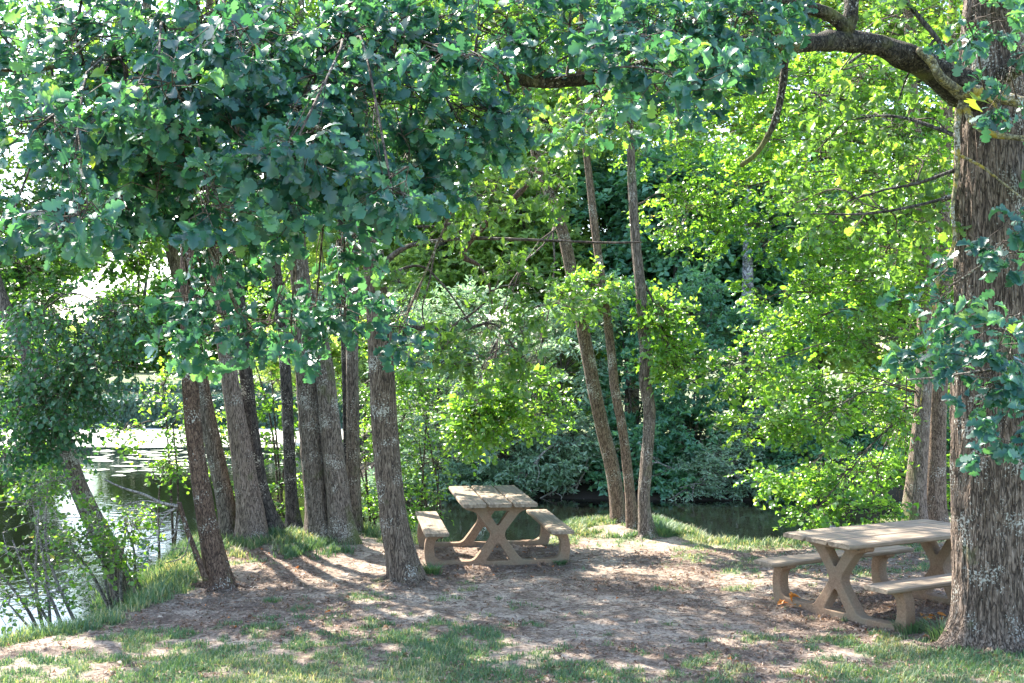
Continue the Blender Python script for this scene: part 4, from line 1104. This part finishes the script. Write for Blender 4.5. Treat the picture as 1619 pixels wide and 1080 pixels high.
for px_, D_, top_, w_, lab_ in ((215, 80, 130, 90, 'high crowned tree beyond the lake, bare below, left of the leaning trunks'), (40, 72, 400, 80, 'broad tree beyond the lake at the left edge of the view'),
                               (330, 76, 300, 70, 'tall tree beyond the lake seen right of the reddish trunk'), (440, 74, 270, 80, 'tall tree beyond the lake behind the fused double trunk'), (560, 70, 250, 80, 'tall tree beyond the lake corner behind the front oak')):
    shrub('lakeside_tree', at_px(px_, D_), D_, [(px_ + dx_, y_, w_ * sc_, 45, D_, 2.2) for y_, dx_, sc_ in (((540, 0, .9), (500, 0, .7), (345, 0, .9), (290, 0, 1), (220, 0, 1), (top_, 0, .8)) if top_ == 130 else ((540, 0, .9), (470, -20, 1), (400, 20, 1), (330, 0, .9), (top_, 0, .6))) if y_ >= top_], G_MID, L_SML, .42, lab_, 'tall trees beyond the lake', 95, 5, 8, nst=4, limb_r=.08, tlen=.8, spread=.7, z=1.4)

# lily pads
m_pad, nt_, out_ = mat_new('pale_lily_pad')
p_ = N(nt_, 'ShaderNodeBsdfPrincipled'); p_.inputs['Base Color'].default_value = (.30, .34, .24, 1); p_.inputs['Roughness'].default_value = .35
nt_.links.new(p_.outputs[0], out_.inputs[0])
r3 = np.random.default_rng(5)
pads = []
while len(pads) < 90:
    px = r3.uniform(150, 300) if r3.random() < .75 else r3.uniform(300, 460); py = r3.choice([r3.normal(733, 9), r3.normal(716, 6)])
    w = ground_at(px, py, WATER)
    if 28 < w[1] < 39: pads.append(w)
for w in pads:
    n_ = 18
    th = np.linspace(0, 2 * math.pi, n_, endpoint=False)
    r_ = r3.uniform(.07, .24) * (1 + .3 * np.sin(2 * th + r3.random() * 6) + .2 * np.sin(3 * th + r3.random() * 6) + .1 * np.sin(5 * th + r3.random() * 6))
    V = np.vstack([np.stack([w[0] + r_ * np.cos(th) * 1.5, w[1] + r_ * np.sin(th), np.full(n_, WATER + .014)], -1), np.stack([w[0] + r_ * np.cos(th) * 1.45, w[1] + r_ * np.sin(th) * .97, np.full(n_, WATER + .002)], -1), [[w[0], w[1], WATER + .02]]])
    j_ = np.arange(n_)
    o = mesh_obj('lily_pad', V, [np.stack([j_, j_ + n_, (j_ + 1) % n_ + n_, (j_ + 1) % n_], 1)[:, ::-1], np.stack([j_, (j_ + 1) % n_, np.full(n_, 2 * n_)], 1)], m_pad, at=(w[0], w[1], WATER))
    tag(o, 'pale flat lily leaf patch floating on the lake below the ivy wall', 'lily pad', 'lily pads floating on the lake')

# ------------------------------------------------------------------ picnic tables
def surf_mat(name, stops, scale, zs, crack, bump, stain=None):
    m, nt, out = mat_new(name)
    L = nt.links
    tc = N(nt, 'ShaderNodeTexCoord')
    mp = N(nt, 'ShaderNodeMapping'); mp.inputs['Scale'].default_value = zs
    L.new(tc.outputs['Object'], mp.inputs[0])
    a = N(nt, 'ShaderNodeTexNoise'); a.inputs['Scale'].default_value = scale; a.inputs['Detail'].default_value = 8; a.inputs['Roughness'].default_value = .7
    L.new(mp.outputs[0], a.inputs['Vector'])
    c = ramp(nt, a.outputs['Fac'], stops)
    bn = N(nt, 'ShaderNodeTexNoise'); bn.inputs['Scale'].default_value = 4.5; bn.inputs['Detail'].default_value = 5
    L.new(tc.outputs['Object'], bn.inputs['Vector'])
    c = mixc(nt, ramp(nt, bn.outputs['Fac'], [(.42, 0.0), (.68, .65)]), c, stain or (.16, .15, .12))
    p = N(nt, 'ShaderNodeBsdfPrincipled'); p.inputs['Roughness'].default_value = .85; p.inputs['Specular IOR Level'].default_value = .25
    L.new(c, p.inputs['Base Color'])
    b = N(nt, 'ShaderNodeBump'); b.inputs['Strength'].default_value = bump; b.inputs['Distance'].default_value = .006
    L.new(a.outputs['Fac'], b.inputs['Height']); L.new(b.outputs[0], p.inputs['Normal'])
    L.new(p.outputs[0], out.inputs[0])
    return m


M_PLANK = surf_mat('weathered_plank', [(.3, (.11, .08, .058)), (.5, (.24, .185, .135)), (.72, (.40, .32, .24))], 34, (1, .05, 1), .3, .8, (.16, .135, .10))
M_CONC = surf_mat('buff_concrete', [(.3, (.15, .092, .058)), (.5, (.225, .145, .095)), (.7, (.31, .21, .14))], 60, (1, 1, 1), .2, .5, (.20, .17, .12))
M_BOLT = surf_mat('dark_bolt', [(.3, (.04, .035, .03)), (.7, (.09, .07, .06))], 60, (1, 1, 1), .2, .2)


def smooth_closed(pts, k=3):
    return pts


def arc_pts(p0, p1, p2, n=8):
    t = np.linspace(0, 1, n)[:, None]
    p0, p1, p2 = map(np.array, (p0, p1, p2))
    return [tuple(q) for q in (1 - t) ** 2 * p0 + 2 * t * (1 - t) * p1 + t ** 2 * p2]


def trestle_mesh():
    right = []                      # outline of the right half, from bottom centre anticlockwise
    right += [(0, -.03), (.72, -.03)]
    right += arc_pts((.84, -.04), (.925, .20), (.845, .372), 9)
    right += [(.845, .386), (.655, .386), (.655, .352)]
    right += arc_pts((.70, .338), (.765, .33), (.768, .22), 7)
    right += arc_pts((.766, .18), (.765, .07), (.66, .062), 6)
    right += arc_pts((.40, .055), (.30, .05), (.265, .095), 5)
    right += arc_pts((.10, .31), (.07, .365), (.10, .42), 5)
    right += arc_pts((.24, .60), (.27, .65), (.385, .668), 5)
    right += [(.40, .684), (.40, .716)]
    left = [(-x, y) for x, y in right[1:]][::-1]
    outer = right + left
    h1 = [(-.10, .652), (-.128, .645), (-.012, .482), (.012, .482), (.128, .645), (.10, .652)]
    h2 = [(0, .262), (-.02, .25), (-.145, .062), (-.12, .052), (.12, .052), (.145, .062), (.02, .25)]
    cu = bpy.data.curves.new('trestle', 'CURVE')
    cu.dimensions = '2D'; cu.fill_mode = 'BOTH'
    cu.extrude = .050; cu.bevel_depth = .010; cu.bevel_resolution = 2; cu.offset = -.010
    for poly in (outer, h1, h2):
        sp = cu.splines.new('POLY')
        sp.points.add(len(poly) - 1)
        for q, (x, y) in zip(sp.points, poly):
            q.co = (x, y, 0, 1)
        sp.use_cyclic_u = True
    ob = bpy.data.objects.new('trestle', cu)
    COL.objects.link(ob)
    dg = bpy.context.evaluated_depsgraph_get()
    me = bpy.data.meshes.new_from_object(ob.evaluated_get(dg))
    bpy.data.objects.remove(ob); bpy.data.curves.remove(cu)
    n_ = len(me.vertices)
    co = np.empty(n_ * 3); me.vertices.foreach_get('co', co); co = co.reshape(-1, 3)
    co = np.stack([co[:, 0], -co[:, 2], co[:, 1]], -1)      # stand it up
    me.vertices.foreach_set('co', co.ravel())
    me.materials.clear(); me.materials.append(M_CONC)
    me.update()
    me.name = 'trestle'
    return me


def plank_mesh(w, l, h, seed, name):
    """rounded board, ends slightly uneven, running along Y"""
    r_ = random.Random(seed)
    nx_, nz = 10, 3
    ny_ = 40
    b_ = .012
    prof = [(-w / 2 + b_, 0), (w / 2 - b_, 0), (w / 2, b_), (w / 2, h - b_), (w / 2 - b_, h)]
    for k in range(1, 6): prof.append((w / 2 - b_ - (w - 2 * b_) * k / 6, h))
    prof += [(-w / 2 + b_, h), (-w / 2, h - b_), (-w / 2, b_)]
    k = len(prof)
    V = []
    for i in range(ny_):
        y = -l / 2 + l * i / (ny_ - 1)
        sh = 1 - (.012 / w if i in (0, ny_ - 1) else 0)
        for (x, z) in prof:
            nz_ = mnoise.noise(Vector((x * 14, y * 3, seed))) * .0035
            nx__ = mnoise.noise(Vector((y * 5, seed, z * 20))) * .003
            zz = z + (nz_ if z > h * .5 else 0)
            if i in (0, ny_ - 1): zz = h / 2 + (zz - h / 2) * .8
            V.append((x * sh + nx__, y + (mnoise.noise(Vector((x * 9, seed, z * 30))) * .006 if i in (0, ny_ - 1) else 0), zz))
    Q = []
    for i in range(ny_ - 1):
        for j in range(k):
            Q.append((i * k + j, i * k + (j + 1) % k, (i + 1) * k + (j + 1) % k, (i + 1) * k + j))
    me = bpy.data.meshes.new(name)
    me.from_pydata(V, [], [q[::-1] for q in Q] + [tuple(range(k)), tuple((ny_ - 1) * k + j for j in range(k))[::-1]])
    me.update()
    me.materials.append(M_PLANK)
    return me


def link(name, me, parent, loc=(0, 0, 0), rz=0):
    o = bpy.data.objects.new(name, me)
    COL.objects.link(o)
    o.parent = parent
    o.location = loc
    o.rotation_euler = (0, 0, rz)
    return o


TL = 2.0
tb = thing('picnic_table', (0, 0, 0), '', 'picnic table', 'concrete and plank picnic tables')
tme = trestle_mesh()
for k, yy in enumerate((-TL / 2 + .30, TL / 2 - .30)):
    t_ = link('trestle', tme, tb, (0, yy, 0))
gb = Geo()
V, Q, T = tube(np.array([(0, 0, 0), (0, -.012, 0), (0, -.022, 0)]), np.array([.017, .017, .011]), 10); gb.add(V, Q, T)
bm_ = gb.build('bolt', M_BOLT)
bolt_me = bm_.data
bpy.data.objects.remove(bm_)
for yy in (-TL / 2 + .30 - .058, ):
    for xx, zz in ((-.31, .694), (.31, .694), (-.73, .368), (.73, .368)):
        link('bolt', bolt_me, tb, (xx, yy, zz))
for k in range(3):
    link('tabletop_plank', plank_mesh(.286, TL, .052, 10.3 + k * 7, 'tabletop_plank'), tb, ((k - 1) * .307, rng.normal(0, .004), .717))
for s in (-1, 1):
    link('bench_seat', plank_mesh(.29, TL, .048, 50.7 + s * 5, 'bench_seat'), tb, (s * .75, 0, .387))


def copy_tree(o, parent=None):
    c_ = o.copy(); COL.objects.link(c_); c_.parent = parent
    for ch in list(o.children):
        copy_tree(ch, c_)
    return c_


tb2 = copy_tree(tb)
fc = (P(791, 800, 13.75) + P(757, 770, 15.75)) / 2
tb.location = (fc[0] + .02, 14.78, float(gz(fc[0], 14.6)) - .0)
tb.rotation_euler.z = math.radians(8)
tb['label'] = 'whole concrete and plank picnic table in the centre, its planks running towards the water'
A1 = math.radians(-61)
axis = np.array([-math.sin(A1), math.cos(A1)])
fcn = np.array([2.89, 11.10]) + axis * TL / 2
tb2.location = (fcn[0], fcn[1], float(gz(fcn[0], fcn[1])) - .01)
tb2.rotation_euler.z = A1
tb2['label'] = 'second picnic table, seen side on and partly hidden by the huge oak trunk'
for t_ in (tb, tb2):
    if '_org' in t_: del t_['_org']

# ------------------------------------------------------------------ dead branch at the foot of the reddish trunk
db = thing('dead_branch', tuple(P(325, 915, 12.6)), 'bare broken branch propped against the reddish trunk, twigs hanging left over the water', 'branch')
pd, rd_ = px_path([(326, 918, 5), (312, 880, 4.5), (295, 835, 4), (283, 795, 4)], 12.6, 24)
g = Geo(); V, Q, T = tube(pd, rd_, 8, furrow(14, .1, 5, 3)); g.add(V, Q, T); g.build('stem', B_RED, db, True)
for pts in ([(281, 800, 3), (255, 795, 2.6), (228, 782, 2.4), (195, 772, 2), (165, 758, 1.2)], [(281, 800, 2), (258, 820, 1.6), (250, 845, 1), (252, 870, .7)], [(262, 797, 1.5), (225, 792, 1.2), (185, 802, .9)],
            [(276, 805, 1.5), (240, 815, 1.1), (215, 812, .8)], [(284, 815, 1.6), (272, 850, 1.1), (240, 862, .8), (225, 900, .6)], [(292, 840, 1.5), (265, 838, 1), (235, 850, .8)], [(256, 825, 1), (240, 805, .8), (215, 795, .6)],
            [(300, 850, 1.3), (290, 880, .9), (262, 890, .7)]):
    q_, r_ = px_path([(a, b_, c_) for a, b_, c_ in pts], 12.5, 16)
    g = Geo(); V, Q, T = tube(q_, r_, 5); g.add(V, Q, T); g.build('twig', B_DEAD, db, True)
gl = Geo(); gt = Geo()
cl = np.array([P(250, 850, 12.5), P(270, 870, 12.5), P(230, 860, 12.5), P(290, 865, 12.5)])
foliage(cl, np.array([[0, 0, -1.]] * 4), L_RND, .05, gl, gt, 3, 3, tlen=.2)
gl.build('foliage', G_DARK, db); gt.build('twig', B_DEAD, db)

# ------------------------------------------------------------------ grass, litter
def grass_patch(n, xr, yr, hmin, hmax, seed, thr=0.38, wid=.0035, cond=None, tb_=0.0, bendk=1.0):
    r_ = np.random.default_rng(seed)
    x = r_.uniform(*xr, n); y = r_.uniform(*yr, n)
    gm = grassiness(x, y)
    keep = r_.random(n) < np.clip((gm - thr) * 2.4, 0, 1)
    if cond is not None: keep &= cond(x, y)
    x, y, gm = x[keep], y[keep], gm[keep]
    z = gz(x, y)
    ok = z > WATER - .03
    x, y, z, gm = x[ok], y[ok], z[ok], gm[ok]
    n = len(x)
    h = (hmin + (hmax - hmin) * r_.random(n) ** 1.6) * (.6 + .6 * gm)
    th = r_.random(n) * 2 * math.pi
    bend = h * r_.uniform(.2, .9, n) * bendk
    dx, dy = np.cos(th), np.sin(th)
    wx, wy = -dy * wid, dx * wid
    b0 = np.stack([x, y, z - .004], -1)
    W = np.stack([wx, wy, 0 * wx], -1) * r_.uniform(.7, 1.4, n)[:, None]
    Dd = np.stack([dx, dy, 0 * dx], -1)
    up = np.array([0, 0, 1.0])
    m1 = b0 + up * (h * .55)[:, None] + Dd * (bend * .3)[:, None]
    tp = b0 + up * (h * .9)[:, None] + Dd * bend[:, None]
    V = np.stack([b0 - W, b0 + W, m1 + W * .8, m1 - W * .8, tp], 1).reshape(-1, 3)
    b_ = (np.arange(n) * 5)[:, None]
    Q = b_ + np.array([[0, 1, 2, 3]]); T = b_ + np.array([[3, 2, 4]])
    tint = np.clip(fbm(x, y, 1.5, 77) * 1.3 - .35 + r_.normal(0, .28, n) + .08 + tb_, 0, 1)
    return V, Q, T, np.repeat(tint, 5)


g = Geo()
g.add(*grass_patch(300000, (-6, 6), (8.2, 12.6), .015, .065, 1))
g.add(*grass_patch(120000, (-5, 7), (12.4, 19), .02, .06, 2, wid=.005))
o = g.build('grass', G_GRASS); o['kind'] = 'stuff'
tag(o, 'short patchy grass growing in the trodden picnic ground', 'grass')
g = Geo()
g.add(*grass_patch(90000, (-6.5, 0), (9, 18), .05, .16, 3, .3, .005, lambda x, y: (sdpoly(x, y, NEAR) < .35), -.05))
g.add(*grass_patch(26000, (.6, 3), (15.4, 18), .03, .11, 4, .45, .006, lambda x, y: ((x - 1.7) ** 2 + (y - 16.9) ** 2 < 1.1), -.05))
g.add(*grass_patch(14000, (2.5, 6), (14.8, 17), .05, .14, 9, .3, .006, lambda x, y: (sdpoly(x, y, NEAR) < .3), 0))
g.add(*grass_patch(16000, (-4.3, -2), (14.3, 16), .05, .16, 6, .25, .005, None, -.1))
o = g.build('tall_grass', G_GRASS); o['kind'] = 'stuff'
tag(o, 'long lush grass along the water edge and round the tree feet', 'grass')


def tuft(px, py, n, h, label, spread=.09):
    w = ground_at(px, py, 0.02)
    r_ = np.random.default_rng(int(px))
    g_ = Geo()
    a = r_.random(n) * 6.28; rr = spread * np.sqrt(r_.random(n))
    x = w[0] + rr * np.cos(a); y = w[1] + rr * np.sin(a); z = gz(x, y) - .01
    hh = h * (.5 + .6 * r_.random(n))
    out_ = np.stack([np.cos(a), np.sin(a), 0 * a], -1) + r_.normal(size=(n, 3)) * [.4, .4, 0]
    b0 = np.stack([x, y, z], -1)
    W = np.cross(out_, [0, 0, 1.]) * .004
    m1 = b0 + np.array([0, 0, 1.]) * (hh * .6)[:, None] + out_ * (hh * .2)[:, None]
    tp = b0 + np.array([0, 0, 1.]) * (hh * .9)[:, None] + out_ * (hh * .6)[:, None]
    V = np.stack([b0 - W, b0 + W, m1 + W * .8, m1 - W * .8, tp], 1).reshape(-1, 3)
    b_ = (np.arange(n) * 5)[:, None]
    g_.add(V, b_ + np.array([[0, 1, 2, 3]]), b_ + np.array([[3, 2, 4]]), np.repeat(r_.random(n) * .5, 5))
    o_ = g_.build('grass_tuft', G_GRASS, at=(w[0], w[1], float(gz(w[0], w[1]))))
    tag(o_, label, 'grass tuft', 'single grass tufts')


tuft(683, 908, 260, .13, 'small bright grass tuft right of the front oak foot, beside the left bench leg', .10)
tuft(1440, 1000, 240, .14, 'grass tuft at the foot of the nearest bench leg of the right table', .13)
tuft(886, 890, 120, .08, 'tiny grass tuft at the right bench foot of the centre table', .07)
tuft(1600, 1010, 300, .26, 'tall grass tuft against the right side of the huge oak root', .14)
tuft(1490, 1015, 160, .2, 'thin straw tuft against the left root of the huge oak', .12)
tuft(430, 948, 120, .06, 'flat weed tuft just right of the reddish trunk foot', .10)
tuft(1050, 850, 260, .2, 'leafy tuft right of the crooked slender trunk', .16)

# dry leaves on the soil
r4 = np.random.default_rng(11)
n = 90000
x = r4.uniform(-5.5, 6, n); y = 8.3 + 8 * r4.random(n) ** 1.2
dens = .10 + .7 * sstep(.48, .66, fbm(x, y, 1.1, 91, 4)) + .8 * np.exp(-(((x - 3.6) / 1.3) ** 2 + ((y - 11.2) / 1.0) ** 2)) + .5 * np.exp(-(((x + .2) / 1.1) ** 2 + ((y - 14.4) / .9) ** 2))
keep = (r4.random(n) < dens) & (sdpoly(x, y, NEAR) > .1)
x, y = x[keep], y[keep]; n = len(x)
z = gz(x, y) + .006
a = r4.random(n) * 6.28
ax = np.stack([np.cos(a), np.sin(a), r4.normal(0, .25, n)], -1)
nr = np.stack([r4.normal(0, .35, n), r4.normal(0, .35, n), np.ones(n)], -1)
g = Geo()
sz = .010 + .034 * r4.random(n) ** 1.8
big = r4.random(n) < .16
tn = np.clip(r4.beta(2, 2.2, n), 0, .96)
tn = np.where(r4.random(n) < .012, 1, tn)
base = np.stack([x, y, z], -1)
leaf_batch(L_SML, base[~big], ax[~big], nr[~big], sz[~big], r4.normal(1, 2.0, (~big).sum()), tn[~big], g)
leaf_batch(L_OAK, base[big], ax[big], nr[big], sz[big] * 1.7, r4.normal(1, 1.3, big.sum()), tn[big], g)
# small broken twigs
k = 9000
tx = r4.uniform(-4.5, 5.5, k); ty = r4.uniform(8.5, 15, k); ta = r4.normal(0, .7, k); tl = r4.uniform(.02, .10, k)
q0 = np.stack([tx, ty, gz(tx, ty) + .006], -1)
tx2 = tx + np.cos(ta) * tl; ty2 = ty + np.sin(ta) * tl
q1 = np.stack([tx2, ty2, gz(tx2, ty2) + .009], -1)
V, Q = prisms(q0, q1, .003, .002); g.add(V, Q, a=np.full(len(V), .15))
o = g.build('leaf_litter', G_LITTER); o['kind'] = 'stuff'
tag(o, 'dry brown fallen leaves and broken twigs scattered on the soil', 'fallen leaves')

# the bright orange leaves under the right table
for i, (px, py, nl_, lab) in enumerate(((1256, 958, 9, 'bright orange fallen leaves behind the left bench leg of the right table'), (1480, 984, 6, 'red orange fallen leaves beside the oak root, under the right table'))):
    w = ground_at(px, py, .0)
    rt = thing('orange_leaves', (w[0], w[1], float(gz(w[0], w[1]))), lab, 'fallen leaves', 'orange fallen leaves')
    bs = np.stack([w[0] + r4.normal(0, .09, nl_), w[1] + r4.normal(0, .06, nl_), np.zeros(nl_)], -1)
    bs[:, 2] = gz(bs[:, 0], bs[:, 1]) + .02
    mo_ = bpy.data.materials.get('orange_leaf') or leaf_mat('orange_leaf', [(0, (.5, .22, .04)), (1, (.62, .22, .03))], (1.3, 1.1, .8), .3, .5)
    for q in range(nl_):
        g = Geo()
        leaf_batch(L_OAK, bs[q:q + 1], np.array([[r4.normal(), r4.normal(), r4.normal(0, .3)]]), np.array([0, -.5, 1.]) + r4.normal(0, .3, (1, 3)), np.full(1, .10), r4.normal(1, 2, 1), np.full(1, r4.random()), g)
        g.build('leaf', mo_, rt)

for o in COL.objects:
    if '_org' in o: del o['_org']
